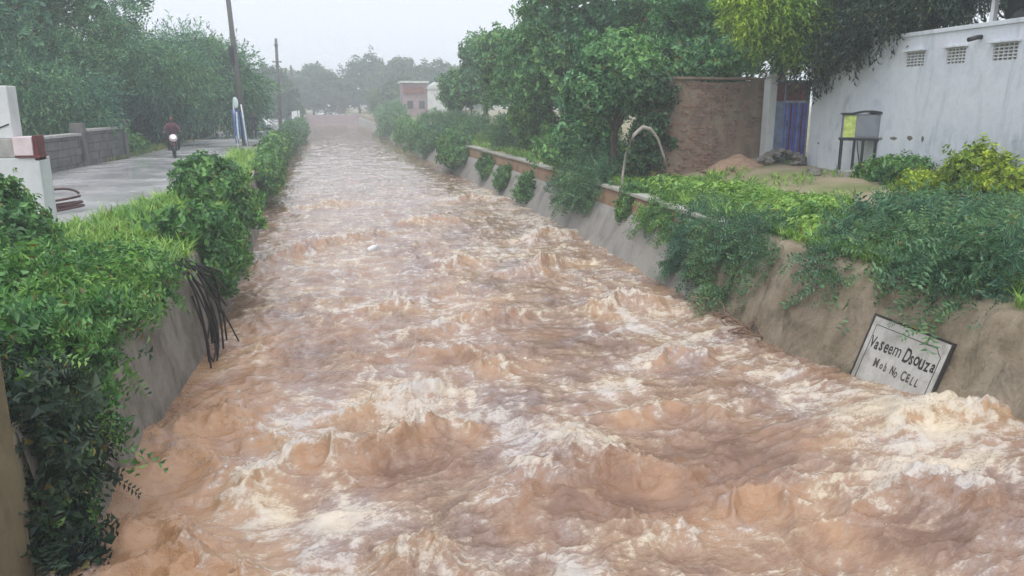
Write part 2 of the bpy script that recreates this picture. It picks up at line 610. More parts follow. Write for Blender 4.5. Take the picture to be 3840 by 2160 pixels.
# ------------------------------------------------------------------ ground sheet
ys = np.concatenate([np.arange(-30, 60, 0.5), np.arange(60, 140, 2.0), np.arange(140, 421, 10.0)])
offL = np.concatenate([-np.geomspace(240, 6, 26), -np.linspace(5.6, 0.25, 20)])
offR = np.concatenate([np.linspace(0.75, 8.0, 30), np.geomspace(8.4, 240, 26)])
rows = []
for y in ys:
    a, b = xl(y), xr(y)
    X = np.concatenate([a + offL, [a - 0.22, a - 0.20, b + 0.66, b + 0.70], b + offR])
    Z = ground_z(X, np.full(len(X), y))
    i0 = len(offL)
    Z[i0] = 1.42
    Z[i0 + 1] = -1.6
    Z[i0 + 2] = -1.6
    Z[i0 + 3] = 1.50
    rows.append(np.stack([X, np.full(len(X), y), Z], 1))
nx = len(rows[0])
V = np.concatenate(rows)
idx = np.arange(len(V)).reshape(len(ys), nx)
Q = np.stack([idx[:-1, :-1], idx[:-1, 1:], idx[1:, 1:], idx[1:, :-1]], -1).reshape(-1, 4)
g_ob = link('ground', np_mesh('ground', V, Q, True), None, 'ground_earth')
tag(g_ob, 'grassy earth banks on both sides of the flooded canal', kind='structure')

# ------------------------------------------------------------------ road
ry = np.concatenate([np.arange(14, 60, 1.0), np.arange(60, 171, 5.0)])
rv = []
for y in ry:
    r_edge = xl(y) - np.interp(y, [14, 20, 26, 40, 60, 170], [2.6, 1.7, 1.25, 1.0, 0.95, 1.2]) + 0.12 * math.sin(y * 0.9) + 0.08 * math.sin(y * 2.3)
    l_edge = np.interp(y, [14, 30, 38, 45, 60, 100, 170], [-11.5, -9.9, -8.9, -8.7, -8.9, -9.6, -11.0]) + 0.1 * math.sin(y * 0.7)
    for t in np.linspace(0, 1, 9):
        x = l_edge + (r_edge - l_edge) * t
        rv.append((x, y, ROAD_Z + 0.012 + 0.045 * math.sin(math.pi * t)))
idx = np.arange(len(rv)).reshape(len(ry), 9)
Q = np.stack([idx[:-1, :-1], idx[:-1, 1:], idx[1:, 1:], idx[1:, :-1]], -1).reshape(-1, 4)
tag(link('road', np_mesh('road', rv, Q, True), None, 'wet_road'), 'pale wet road running along the left bank', kind='structure')

# ------------------------------------------------------------------ flood water
NC = 335
yy = [1.5]
while yy[-1] < 172:
    yy.append(yy[-1] + max(0.023, 0.0043 * yy[-1]))
yy = np.array(yy)
tt = np.linspace(-0.02, 1.06, NC)
Y, T = np.meshgrid(yy, tt, indexing='ij')
X = xl(Y) - 0.1 + (xr(Y) + 0.35 - xl(Y)) * T

# crests seen in the photo: points on the crest, height, width, foam
CRESTS = [
    ([(-1.02, 7.7), (-0.5, 8.46), (0.11, 8.35), (0.62, 8.54), (1.1, 9.05), (1.5, 9.0)], 0.36, 0.25, 0.45),
    ([(1.5, 6.85), (2.1, 7.35), (2.8, 7.4), (3.3, 7.05)], 0.26, 0.32, 0.40),
    ([(1.49, 13.04), (2.3, 13.68), (3.29, 13.75)], 0.24, 0.28, 0.35),
    ([(4.4, 17.6), (5.0, 18.3), (5.55, 18.5)], 0.40, 0.30, 0.25),
    ([(-1.9, 19.65), (-0.94, 21.7), (1.0, 24.2)], 0.26, 0.42, 0.40),
    ([(-2.31, 8.07), (-1.72, 8.73), (-1.04, 7.9)], 0.20, 0.24, 0.10),
    ([(-2.36, 8.99), (-1.48, 9.51), (-0.87, 8.9)], 0.22, 0.26, 0.15),
    ([(-2.27, 6.96), (-1.74, 7.12), (-1.26, 6.66)], 0.20, 0.22, 0.10),
    ([(-2.3, 6.1), (-1.6, 6.35), (-0.9, 5.9)], 0.18, 0.22, 0.10),
    ([(0.05, 9.56), (0.47, 9.9), (1.13, 10.06)], 0.20, 0.24, 0.45),
    ([(1.35, 11.9), (1.88, 12.0), (2.1, 10.95)], 0.20, 0.26, 0.30),
    ([(3.5, 8.78), (4.12, 8.92), (4.53, 8.41)], 0.20, 0.22, 0.40),
    ([(5.9, 6.8), (6.5, 7.05), (7.1, 6.6)], 0.16, 0.24, 0.35),
    ([(0.3, 5.9), (0.64, 6.03), (0.95, 5.85)], 0.18, 0.18, 0.30),
    ([(3.0, 6.2), (3.9, 6.5), (4.6, 6.2)], 0.05, 0.3, 0.25),
    ([(4.33, 5.67), (5.31, 5.83), (5.5, 5.2)], 0.20, 0.22, 0.35),
    ([(4.7, 10.7), (5.1, 11.0), (5.5, 10.9)], 0.16, 0.22, 0.45),
    ([(0.2, 14.6), (1.0, 15.2), (1.5, 15.0)], 0.15, 0.24, 0.40),
    ([(4.9, 13.9), (5.5, 14.3), (6.1, 14.0)], 0.18, 0.26, 0.40),
    ([(2.6, 18.8), (3.1, 19.3), (3.5, 19.1)], 0.14, 0.3, 0.40),
    ([(5.6, 22.0), (6.3, 22.9), (6.9, 22.6)], 0.22, 0.35, 0.50),
    ([(2.4, 26.0), (3.4, 26.8), (4.0, 26.3)], 0.16, 0.4, 0.40),
    ([(-1.0, 31.0), (0.4, 32.0), (1.2, 31.5)], 0.15, 0.5, 0.40),
    ([(4.6, 31.5), (5.6, 32.6), (6.6, 32.0)], 0.18, 0.5, 0.50),
]
# broad foam (+) and clear brown (-) patches: x, y, rx, ry, amount
PATCH = [
    (0.9, 10.2, 0.8, 0.7, 0.40), (-0.7, 9.5, 0.4, 0.4, 0.45), (-0.3, 7.2, 0.8, 0.4, 0.50), (-0.4, 6.3, 0.8, 0.5, 0.22), (2.5, 8.2, 0.6, 0.6, 0.50),
    (6.2, 6.8, 1.1, 0.9, 0.40), (5.3, 6.2, 0.9, 0.4, 0.30), (6.3, 8.4, 0.7, 1.2, 0.30), (3.8, 9.8, 0.5, 0.6, 0.45), (1.8, 5.6, 0.3, 0.3, 0.5), (3.05, 6.0, 0.5, 0.2, 0.4),
    (0.0, 20, 1.2, 2.4, 0.20), (4.7, 20.1, 1.0, 1.6, 0.30), (5.8, 12.5, 0.9, 1.8, 0.30), (6.6, 26, 0.8, 4.0, 0.40), (6.4, 35, 0.8, 4, 0.35), (2.2, 16, 1.2, 2, 0.12), (5.9, 16.5, 0.8, 2.0, 0.2),
    (3.0, 6.9, 0.5, 0.5, -0.45), (3.9, 6.5, 0.9, 0.7, -0.50), (4.2, 7.5, 0.9, 0.8, -0.40), (0.9, 8.2, 0.5, 0.4, -0.50), (2.15, 6.6, 0.6, 0.3, -0.50), (-1.9, 8.0, 0.6, 1.6, -0.50), (-1.7, 10.2, 0.6, 1.6, -0.35),
    (-1.6, 6.3, 0.7, 0.8, -0.40), (5.0, 5.1, 0.8, 0.4, -0.35), (1.7, 11.4, 0.5, 0.5, -0.35), (4.6, 9.3, 0.6, 0.5, -0.25), (1.2, 7.4, 0.5, 0.5, -0.3), (-0.4, 12.5, 0.9, 1.6, -0.20), (3.4, 12, 0.8, 1.4, -0.15), (0.8, 5.3, 0.6, 0.3, -0.25),
]


def crest_field(X, Y):
    H = np.zeros_like(X)
    Fm = np.zeros_like(X)
    SP = np.zeros_like(X)
    wx = X + 0.16 * fbm(X * 1.7, Y * 1.7, 3)
    wy = Y + 0.22 * fbm(X * 1.7 + 40, Y * 1.7, 3)
    jag = np.clip(0.80 + 0.55 * fbm(X * 2.2, Y * 2.0, 3) + 0.35 * fbm(X * 8, Y * 8 + 5, 3), 0.15, 1.4)
    for pts, h, w, fo in CRESTS:
        P = np.array(pts)
        h = h * 0.74 if P[0][1] < 14 else h * 0.85
        best = np.full(X.shape, 1e9)
        sgn = np.zeros(X.shape)
        par = np.zeros(X.shape)
        L = 0
        tot = sum(np.linalg.norm(P[i + 1] - P[i]) for i in range(len(P) - 1))
        for i in range(len(P) - 1):
            a, b = P[i], P[i + 1]
            d = b - a
            l = np.linalg.norm(d)
            t = np.clip(((wx - a[0]) * d[0] + (wy - a[1]) * d[1]) / l ** 2, 0, 1)
            dx, dy = wx - a[0] - d[0] * t, wy - a[1] - d[1] * t
            q = np.hypot(dx, dy)
            m = q < best
            best = np.where(m, q, best)
            sgn = np.where(m, dy, sgn)
            par = np.where(m, (L + t * l) / tot, par)
            L += l
        ww = np.where(sgn < 0, w * 0.62, w * 1.5)
        e = np.exp(-(best / ww) ** 2) * (0.40 + 0.60 * np.sin(np.pi * np.clip(par, 0.03, 0.97))) * jag
        H += h * e
        back = np.exp(-((best - w * 0.5) / (w * 1.3)) ** 2) * (sgn >= 0)
        front = np.exp(-((best - w * 0.5) / (w * 0.7)) ** 2) * (sgn < 0)
        Fm += fo * (back - 0.35 * front)
        SP[:] = np.maximum(SP, np.exp(-(best / (w * 1.1)) ** 2))
        # hollow on the camera side
        H -= 0.25 * h * np.exp(-((best - 2.1 * w) / (1.1 * w)) ** 2) * (sgn < 0)
    return H, Fm, SP


env = np.interp(yy, [1, 8, 16, 26, 45, 90, 172], [1.0, 1.0, 0.85, 0.62, 0.42, 0.34, 0.30])[:, None]
wxx = X + 0.40 * fbm(X * 0.6, Y * 0.5, 4)
wyy = Y + 0.55 * fbm(X * 0.6 + 50, Y * 0.5 + 20, 4)
big = fbm(wxx / 1.9, wyy / 1.7, 3) * 0.13
rid = ridge(wxx / 1.3, wyy / 0.8, 2) * 0.080
med = ridge(wxx / 0.60 + 7, wyy / 0.33, 2) * 0.078
sml = ridge(wxx / 0.24 + 3, wyy / 0.15, 2, 0.6) * 0.036
tny = ridge(wxx / 0.10 + 3, wyy / 0.075, 2, 0.6) * 0.013
CH, CF, SP = crest_field(X, Y)
boost = 1 + 1.1 * SP
calm = 0.16 + 1.10 * sstep(-0.32, 0.38, fbm(X / 1.5 + 80, Y / 2.2, 4, 0.6))      # slick boils between rough water
Z = (big + rid) * env + (med * calm + sml * calm + tny) * env * boost + CH
Zlow = (big + rid + 0.35 * med * calm) * env + CH
# water heaps up against the right-hand wall near the bridge and along the left wall
Z += np.interp(Y, [1, 5, 6.4, 7.6, 9, 11, 13], [0.80, 0.78, 0.64, 0.40, 0.15, 0.04, 0.0]) * sstep(3.6, 7.0, X)
Z += 0.10 * (1 - sstep(-2.4, -1.2, X)) * (1 - sstep(9, 14, Y))
Z -= 0.07
web = np.clip(1 - 3.4 * np.abs(perlin(wxx / 0.9 + 11, wyy / 0.6)), 0, 1) ** 2 + 0.9 * np.clip(1 - 3.4 * np.abs(perlin(wxx / 0.34 + 3, wyy / 0.2)), 0, 1) ** 2
foam = 0.10 + 0.36 * fbm(wxx / 0.8, wyy / 0.6, 6, 0.72) + 0.19 * web + 0.50 * CF
foam += 0.30 * fbm(wxx / 0.30 + 60, wyy / 1.9, 4, 0.6) * sstep(5, 9, Y)
foam += 0.16 * (med / 0.078) + 0.20 * sml / 0.036 + 0.10 * tny / 0.013
foam += SP * 0.06 + SP * (0.65 * fbm(X * 7, Y * 7, 3, 0.7) + 0.25 * fbm(X * 22, Y * 22, 2))
silt = 0.42 + 0.62 * fbm(X / 1.6 + 30, Y / 1.3, 5, 0.6) + 0.45 * SP
for px, py, ax, ay, am in PATCH:
    e = np.exp(-((wxx - px) / ax) ** 2 - ((wyy - py) / ay) ** 2)
    foam += 0.72 * am * e
    silt += (0.2 if am > 0 else 0.0) * e
silt += 0.42 * (1 - sstep(-1.6, 0.2, X)) * (1 - sstep(10, 16, Y))
foam = np.clip(foam * (1 - 0.25 * sstep(18, 50, Y)) + 0.12 * sstep(14, 40, Y), 0, 1)
# crests lean together: move the surface sideways towards its high lines
def soften(A, n):
    for _ in range(n):
        A = (A + np.roll(A, 1, 0) + np.roll(A, -1, 0) + np.roll(A, 1, 1) + np.roll(A, -1, 1)) / 5
    return A


Zs = soften(Zlow, 14)
gy = np.gradient(Zs, axis=0) / np.gradient(Y, axis=0)
gx = np.gradient(Zs, axis=1) / np.gradient(X, axis=1)
lam = 0.09 * (1 - sstep(12, 30, Y)) * sstep(0.02, 0.08, T) * (1 - sstep(0.88, 0.95, T))
lam[:25] = 0
X = X + lam * np.clip(gx, -0.9, 0.9)
Y = Y + lam * np.clip(gy, -0.9, 0.9)
V = np.stack([X, Y, Z], -1).reshape(-1, 3)
idx = np.arange(len(V)).reshape(len(yy), NC)
Q = np.stack([idx[:-1, :-1], idx[:-1, 1:], idx[1:, 1:], idx[1:, :-1]], -1).reshape(-1, 4)
wme = np_mesh('water', V, Q, True)
for nm, arr in (('foam', foam), ('silt', np.clip(silt, 0, 1)), ('chop', np.clip(calm + SP, 0, 1.3))):
    at = wme.attributes.new(nm, 'FLOAT', 'POINT')
    at.data.foreach_set('value', arr.ravel().astype(np.float32))
tag(link('water', wme, None, 'flood_water'), 'churning brown flood water filling the canal', kind='structure')
wZ, wX, wY = Z, X, Y


def water_z(x, y):
    j = np.argmin(np.abs(yy - y))
    i = np.argmin(np.abs(X[j] - x))
    return float(Z[j, i])


# spray thrown up from the crests
sp_p = []
sp_r = []
for pts, h, w, fo in CRESTS:
    P = np.array(pts)
    n = int((420 if P[0][1] < 14 else 200) * (h / 0.3))
    for _ in range(n):
        s = random.random() * (len(P) - 1)
        i = int(s)
        q = P[i] + (P[i + 1] - P[i]) * (s - i)
        q = q + np.array([random.gauss(0, 0.13), random.gauss(0.02, 0.14)])
        z = water_z(q[0], q[1]) + abs(random.gauss(0, 0.03 + 0.16 * h))
        sp_p.append((q[0], q[1], z))
        sp_r.append(random.uniform(0.0018, 0.0055) * (1 + q[1] * 0.03))
for _ in range(1500):                    # edge splash along both walls
    y = random.uniform(5.5, 14) if random.random() < 0.7 else random.uniform(14, 30)
    x = (xl(y) + abs(random.gauss(0, 0.12))) if random.random() < 0.6 else (xr(y) - abs(random.gauss(0, 0.15)))
    sp_p.append((x, y, water_z(x, y) + abs(random.gauss(0, 0.04))))
    sp_r.append(random.uniform(0.002, 0.006) * (1 + y * 0.03))
octv = np.array([(1, 0, 0), (-1, 0, 0), (0, 1, 0), (0, -1, 0), (0, 0, 1), (0, 0, -1)], float)
octf = np.array([(0, 2, 4), (2, 1, 4), (1, 3, 4), (3, 0, 4), (2, 0, 5), (1, 2, 5), (3, 1, 5), (0, 3, 5)])
P = np.array(sp_p)
r = np.array(sp_r)
V = (P[:, None, :] + octv[None] * r[:, None, None] * rng.uniform(0.6, 1.6, (len(P), 1, 3))).reshape(-1, 3)
F = (np.arange(len(P))[:, None, None] * 6 + octf[None]).reshape(-1, 3)
tag(link('spray', np_mesh('spray', V, F, True), None, 'spray'), 'muddy droplets flying off the wave crests', 'spray', kind='stuff')


# ------------------------------------------------------------------ foliage kit
def leaf_quads(items):
    """items: list of (base, axis, side, length, width, sag) -> verts, quads"""
    V, Q = [], []
    for b, a, s, l, w, sag in items:
        b, a, s = np.array(b, float), np.array(a, float), np.array(s, float)
        a = a / np.linalg.norm(a)
        s = s / np.linalg.norm(s)
        n = np.cross(a, s)
        i = len(V)
        V += [b, b + a * l * 0.45 + s * w + n * 0.12 * l, b + a * l - n * sag * l, b + a * l * 0.45 - s * w + n * 0.12 * l]
        Q.append((i, i + 1, i + 2, i + 3))
    return np.array(V), np.array(Q)


def tpl_broad(seed, n=7):
    rr = random.Random(seed)
    it = []
    for i in range(n):
        t = i / n
        a = i * 2.4
        it.append(((0, 0, t * 0.8), (math.cos(a), math.sin(a), rr.uniform(0.05, 0.6)), (-math.sin(a), math.cos(a), rr.uniform(-.3, .3)),
                   rr.uniform(0.38, 0.6), rr.uniform(0.13, 0.19), 0.15))
    return leaf_quads(it)


def tpl_frond(seed, n=6):
    rr = random.Random(seed)
    it = []
    for i in range(n):
        t = (i + 0.6) / n
        for s in (-1, 1):
            z = t
            x = 0.10 * math.sin(t * 2.5)
            it.append(((x - t * t * 0.15, 0, z), (rr.uniform(-.2, .2), s, 0.35), (0.2, 0, 1), 0.30 * (1 - 0.5 * abs(t - 0.45)) * rr.uniform(.8, 1.2), 0.055, 0.1))
    return leaf_quads(it)


def tpl_strand(seed, n=11):
    rr = random.Random(seed)
    it = []
    for i in range(n):
        t = (i + 0.3) / n
        a = i * 2.4 + rr.uniform(-.4, .4)
        it.append(((0.05 * math.sin(4 * t), 0.05 * math.cos(3 * t), t), (math.cos(a) * .6, math.sin(a) * .6, 0.9), (-math.sin(a), math.cos(a), 0),
                   rr.uniform(.16, .26), 0.030, 0.1))
    return leaf_quads(it)


def tpl_grass(seed, n=7):
    rr = random.Random(seed)
    it = []
    for i in range(n):
        a = rr.uniform(0, 6.28)
        it.append(((rr.uniform(-.12, .12), rr.uniform(-.12, .12), 0), (math.cos(a) * .45, math.sin(a) * .45, 1), (-math.sin(a), math.cos(a), 0),
                   rr.uniform(.6, 1.15), 0.035, 0.22))
    return leaf_quads(it)


TPL = {'broad': [tpl_broad(i) for i in range(3)], 'frond': [tpl_frond(i) for i in range(3)],
       'strand': [tpl_strand(i) for i in range(3)], 'grass': [tpl_grass(i) for i in range(4)]}


def scatter(kind, P, D, S):
    """Place templates at P with axis along D and size S -> verts, quads (joined)."""
    P = np.asarray(P, float)
    D = np.asarray(D, float)
    S = np.asarray(S, float)
    D = D / (np.linalg.norm(D, axis=1, keepdims=True) + 1e-9)
    rnd = rng.normal(size=D.shape)
    U = np.cross(D, rnd)
    U /= np.linalg.norm(U, axis=1, keepdims=True) + 1e-9
    W = np.cross(D, U)
    B = np.stack([U, W, D], 2)          # columns
    Vs, Qs, off = [], [], 0
    tp = TPL[kind]
    which = rng.integers(0, len(tp), len(P))
    for k, (tv, tq) in enumerate(tp):
        m = which == k
        if not m.any():
            continue
        v = np.einsum('nij,vj->nvi', B[m], tv) * S[m][:, None, None] + P[m][:, None, :]
        n = len(v)
        q = tq[None] + (np.arange(n) * len(tv))[:, None, None] + off
        Vs.append(v.reshape(-1, 3))
        Qs.append(q.reshape(-1, 4))
        off += n * len(tv)
    return np.concatenate(Vs), np.concatenate(Qs)


def blob_points(blobs, n, clumps=26, sigma=0.17, inner=0.12):
    """Points and outward directions spread in clumps over ellipsoid shells."""
    area = np.array([(b[3] * b[4] + b[4] * b[5] + b[3] * b[5]) for b in blobs])
    cnt = (area / area.sum() * n).astype(int) + 1
    Ps, Ds = [], []
    for b, c in zip(blobs, cnt):
        C = np.array(b[:3])
        r = np.array(b[3:6])
        k = max(5, int(clumps))
        d = rng.normal(size=(k, 3))
        d /= np.linalg.norm(d, axis=1, keepdims=True)
        rad = rng.uniform(0.62, 1.0, (k, 1))
        cc = d * rad
        ci = rng.integers(0, k, c)
        p = cc[ci] + rng.normal(size=(c, 3)) * sigma * rng.uniform(0.6, 1.3, (c, 1))
        m = rng.random(c) < inner
        q = rng.normal(size=(c, 3))
        q = q / np.linalg.norm(q, axis=1, keepdims=True) * rng.random((c, 1)) ** 0.4
        p[m] = q[m]
        out = p / (np.linalg.norm(p, axis=1, keepdims=True) + 1e-6)
        Ps.append(C + p * r)
        Ds.append(out)
    return np.concatenate(Ps), np.concatenate(Ds)


def stems(mb, base, blobs, n, r0=0.02, seed=0):
    rr = random.Random(seed)
    for i in range(n):
        b = blobs[i % len(blobs)]
        e = Vector((b[0] + rr.uniform(-.5, .5) * b[3], b[1] + rr.uniform(-.5, .5) * b[4], b[2] + rr.uniform(-.2, .6) * b[5]))
        s = Vector(base) + Vector((rr.uniform(-.15, .15), rr.uniform(-.15, .15), 0))
        m = (s + e) / 2 + Vector((rr.uniform(-.1, .1), rr.uniform(-.1, .1), rr.uniform(0, .25)))
        mb.tube([s, m, e], [r0, r0 * 0.75, r0 * 0.35], 5)


def arch_points(blobs, n, L, droop, m=8):
    """Positions and directions of fronds set along arching shoots that leave the bush."""
    Ps, Ds = [], []
    for _ in range(n):
        b = blobs[rng.integers(0, len(blobs))]
        u = rng.normal(size=3)
        u /= np.linalg.norm(u)
        s0 = np.array(b[:3]) + u * np.array(b[3:6]) * 0.55
        d = u * np.array([1, 1, 0.4]) + np.array([0, 0, 0.45])
        d /= np.linalg.norm(d)
        l = L * rng.uniform(0.55, 1.2)
        for k in range(m):
            t = (k + 0.5) / m
            Ps.append(s0 + d * l * t + np.array([0, 0, -droop * l * t * t]))
            tg = d + np.array([0, 0, -2 * droop * t])
            side = np.cross(tg, [0, 0, 1.0]) * (1 if k % 2 else -1)
            Ds.append(tg * 0.7 + side * 0.8 + rng.normal(size=3) * 0.2)
    return np.array(Ps), np.array(Ds)


def bush(label, base, blobs, n, kind='frond', mat='leaf_feather', size=(0.14, 0.26), droop=0.25, up=0.2, clumps=24, sigma=0.18, nst=7, group=None, cat='bush', name='bush', inner=0.12, r0=0.015, arch=None):
    """blobs: offsets from base (dx,dy,dz,rx,ry,rz)."""
    t = thing(name, label, cat, base, group=group)
    P, D = blob_points(blobs, n, clumps, sigma, inner)
    D = D + rng.normal(size=D.shape) * 0.45 + np.array([0, 0, up - droop])
    if arch:
        P2, D2 = arch_points(blobs, arch[0], arch[1], arch[2] if len(arch) > 2 else 0.6)
        P, D = np.concatenate([P, P2]), np.concatenate([D, D2])
    S = rng.uniform(size[0], size[1], len(P)) * rng.choice([0.75, 1.0, 1.0, 1.35], len(P))
    if kind == 'mixed':
        m = rng.random(len(P)) < 0.5
        V, Q = scatter('broad', P[m], D[m], S[m])
        V2, Q2 = scatter('frond', P[~m], D[~m], S[~m] * 1.35)
        V, Q = np.concatenate([V, V2]), np.concatenate([Q, Q2 + len(V)])
    else:
        V, Q = scatter(kind, P, D, S)
    link('foliage', np_mesh('foliage', V, Q), t, mat)
    mb = MB()
    stems(mb, (0, 0, -0.05), blobs, nst, r0, sum(map(ord, label)) % 999)
    mb.build('stem', 'twig', t)
    return t


def limb(mb, a, b, r0, r1, rr, wob=0.12, n=6, seg=8):
    a, b = Vector(a), Vector(b)
    L = (b - a).length
    pts, rad = [], []
    for i in range(n):
        t = i / (n - 1)
        w = math.sin(math.pi * t) * wob * L
        pts.append(a.lerp(b, t) + Vector((rr.uniform(-w, w), rr.uniform(-w, w), rr.uniform(-w * .3, w * .6))))
        rad.append(r0 + (r1 - r0) * t)
    mb.tube(pts, rad, seg)
    return pts


def tree(label, base, blobs, n, height, kind='frond', mat='leaf_right', size=(0.3, 0.55), droop=0.3, clumps=40, sigma=0.13, trunk=0.22, lean=(0, 0), seed=0, group=None, bark='bark', up=0.1, name='tree', inner=0.15):
    """blobs: offsets from base; height: where the trunk forks."""
    rr = random.Random(seed)
    t = thing(name, label, 'tree', base, group=group)
    mb = MB()
    top = (lean[0], lean[1], height)
    limb(mb, (0, 0, -0.2), top, trunk, trunk * 0.72, rr, 0.03, 7, 10)
    for b in blobs:
        e = (b[0], b[1], b[2])
        pts = limb(mb, top, e, trunk * 0.55, trunk * 0.16, rr, 0.10, 6, 7)
        for _ in range(3):
            s = pts[rr.randint(2, 5)]
            d = Vector((rr.uniform(-1, 1) * b[3], rr.uniform(-1, 1) * b[4], rr.uniform(-.3, .9) * b[5])) * 0.8
            limb(mb, s, s + d, trunk * 0.16, trunk * 0.04, rr, 0.1, 4, 5)
    mb.build('trunk', bark, t)
    P, D = blob_points(blobs, n, clumps, sigma, inner)
    D = D + rng.normal(size=D.shape) * 0.5 + np.array([0, 0, up - droop])
    V, Q = scatter(kind, P, D, rng.uniform(size[0], size[1], len(P)))
    link('crown', np_mesh('crown', V, Q), t, mat)
    return t


# ------------------------------------------------------------------ canal walls
def wall_strip(profile, ys, edge, name, mat, parent, jit=0.02):
    """Loft a cross-section (dx, z) along the canal edge."""
    rows = []
    for y in ys:
        for dx, z in profile:
            rows.append((edge(y) + dx + jit * float(fbm(np.array([y * 0.8 + z * 2]), np.array([z * 3.0 + dx]), 2)[0]), y, z))
    n = len(profile)
    idx = np.arange(len(rows)).reshape(len(ys), n)
    Q = np.stack([idx[:-1, :-1], idx[1:, :-1], idx[1:, 1:], idx[:-1, 1:]], -1).reshape(-1, 4)
    me = np_mesh(name, rows, Q, True)
    return link(name, me, parent, mat)


rw = thing('canal_wall', 'sloping stained concrete canal wall along the right bank', 'wall')
yw1 = np.arange(2.0, 14.01, 0.125)
yw2 = np.concatenate([np.arange(14.0, 60, 0.5), np.arange(60, 171, 3.0)])
slope = [(-0.28 + 0.28 * q / 3, -0.8 + 0.8 * q / 3) for q in range(3)] + [(0.50 * q / 14, 1.38 * q / 14) for q in range(15)] + [(0.56, 1.50), (0.64, 1.57), (0.80, 1.60)]
face = wall_strip(slope, yw1, xr, 'face', 'revetment', rw, 0.035)
face['label'] = 'tan stained sloping face nearest the bridge'
slope2 = [(-0.28, -0.8), (0.0, 0.0), (0.16, 0.36), (0.32, 0.72), (0.45, 1.02), (0.62, 1.05)]
wall_strip(slope2, yw2, xr, 'face', 'revetment_grey', rw, 0.04)['label'] = 'grey lower face further along the canal'
# clay-brown upper course and its coping, cut in lengths
y0 = 14.0
k = 0
while y0 < 62:
    ln = random.uniform(2.6, 3.6)
    y1 = y0 + ln - 0.03
    yq = np.linspace(y0, y1, 7)
    wall_strip([(0.50, 1.0), (0.50, 1.25), (0.52, 1.52), (0.78, 1.53)], yq, xr, 'upper_course', 'parapet_clay', rw, 0.03)
    c0, c1 = xr(y0), xr(y1)
    mb = MB()
    zc = 1.525 + random.uniform(-.01, .015)
    mb.prism([(c0 + 0.43, y0), (c0 + 0.86, y0), (c1 + 0.86, y1), (c1 + 0.43, y1)], 'z', zc, zc + 0.075)
    mb.build('coping', 'coping', rw)
    y0 += ln
    k += 1

lw = thing('canal_wall', 'dark grey retaining wall of the canal along the left bank', 'wall')
yl1 = np.concatenate([np.arange(6.4, 60, 0.5), np.arange(60, 171, 3.0)])
wall_strip([(-0.24, 1.44), (-0.20, 1.38), (-0.14, 0.9), (-0.06, 0.4), (0.0, 0.0), (0.12, -0.8)], yl1, lambda y: xl(y), 'face', 'wall_left', lw, 0.04)
y0 = 17.0
while y0 < 100:
    ln = random.uniform(2.8, 3.4)
    y1 = y0 + ln - 0.03
    c0, c1 = xl(y0), xl(y1)
    zc = 1.44 + random.uniform(-.008, .012)
    mb = MB()
    mb.prism([(c0 - 0.16, y0), (c1 - 0.16, y1), (c1 - 0.75, y1), (c0 - 0.75, y0)], 'z', zc, zc + 0.09)
    mb.build('coping', 'coping', lw)
    y0 += ln

ab = thing('bridge_abutment', 'olive brown stained concrete bridge abutment at the lower left corner', 'abutment', (-3.38, 5.3, -1))
mb = MB()
mb.box((-1.2, -3.2, 0), (0.93, 0.86, 3.3), 0.03)
mb.build('block', 'abutment', ab)
mb = MB()
mb.box((-1.2, 0.862, 0), (0.85, 1.0, 3.1), 0.01)
mb.build('end_strip', 'dark_hole', ab)  # dark strip along the far end of the block
# ------------------------------------------------------------------ painted sign on the right wall
sx, sy, sz = 7.20, 8.30, 0.72
slope_v = Vector((0.36, 0, 1.0)).normalized()        # up the wall
along = Vector((0, -1, 0))                           # text runs towards the camera
nrm = along.cross(slope_v).normalized()              # out of the wall, to the canal
sg = thing('painted_sign', 'weathered white painted notice with black border low on the right canal wall', 'sign')
Mx = Matrix((along, slope_v, nrm)).transposed().to_4x4()
Mx.translation = Vector((xr(8.3) + 0.36 * 0.42 - 0.03, 8.3, 0.40)) + nrm * 0.034
sg.matrix_world = Mx
SW, SH = 0.70, 0.62
mb = MB(); mb.box((-SW, -SH, -0.06), (SW, SH + 0.08, -0.012), 0.004); mb.build('panel', 'sign_white', sg)
for nm, lo, hi in (('border', (-SW - .02, SH + .065, -.05), (SW + .02, SH + .095, -.004)), ('border', (-SW - .02, -SH, -.05), (-SW + .008, SH + .064, -.004)),
                   ('border', (SW - .008, -SH, -.05), (SW + .02, SH + .064, -.004))):
    mb = MB(); mb.box(lo, hi, 0.004); mb.build(nm, 'sign_black', sg)
ln = MB()
pl = [(-SW + .09, -SH), (-SW + .09, SH - .04), (SW - .19, SH - .04), (SW - .15, SH - .09), (SW - .09, SH - .13), (SW - .09, -SH)]
ln.tube([(x, y, -0.012) for x, y in pl], 0.006, 4)
ln.build('inner_line', 'sign_black', sg)


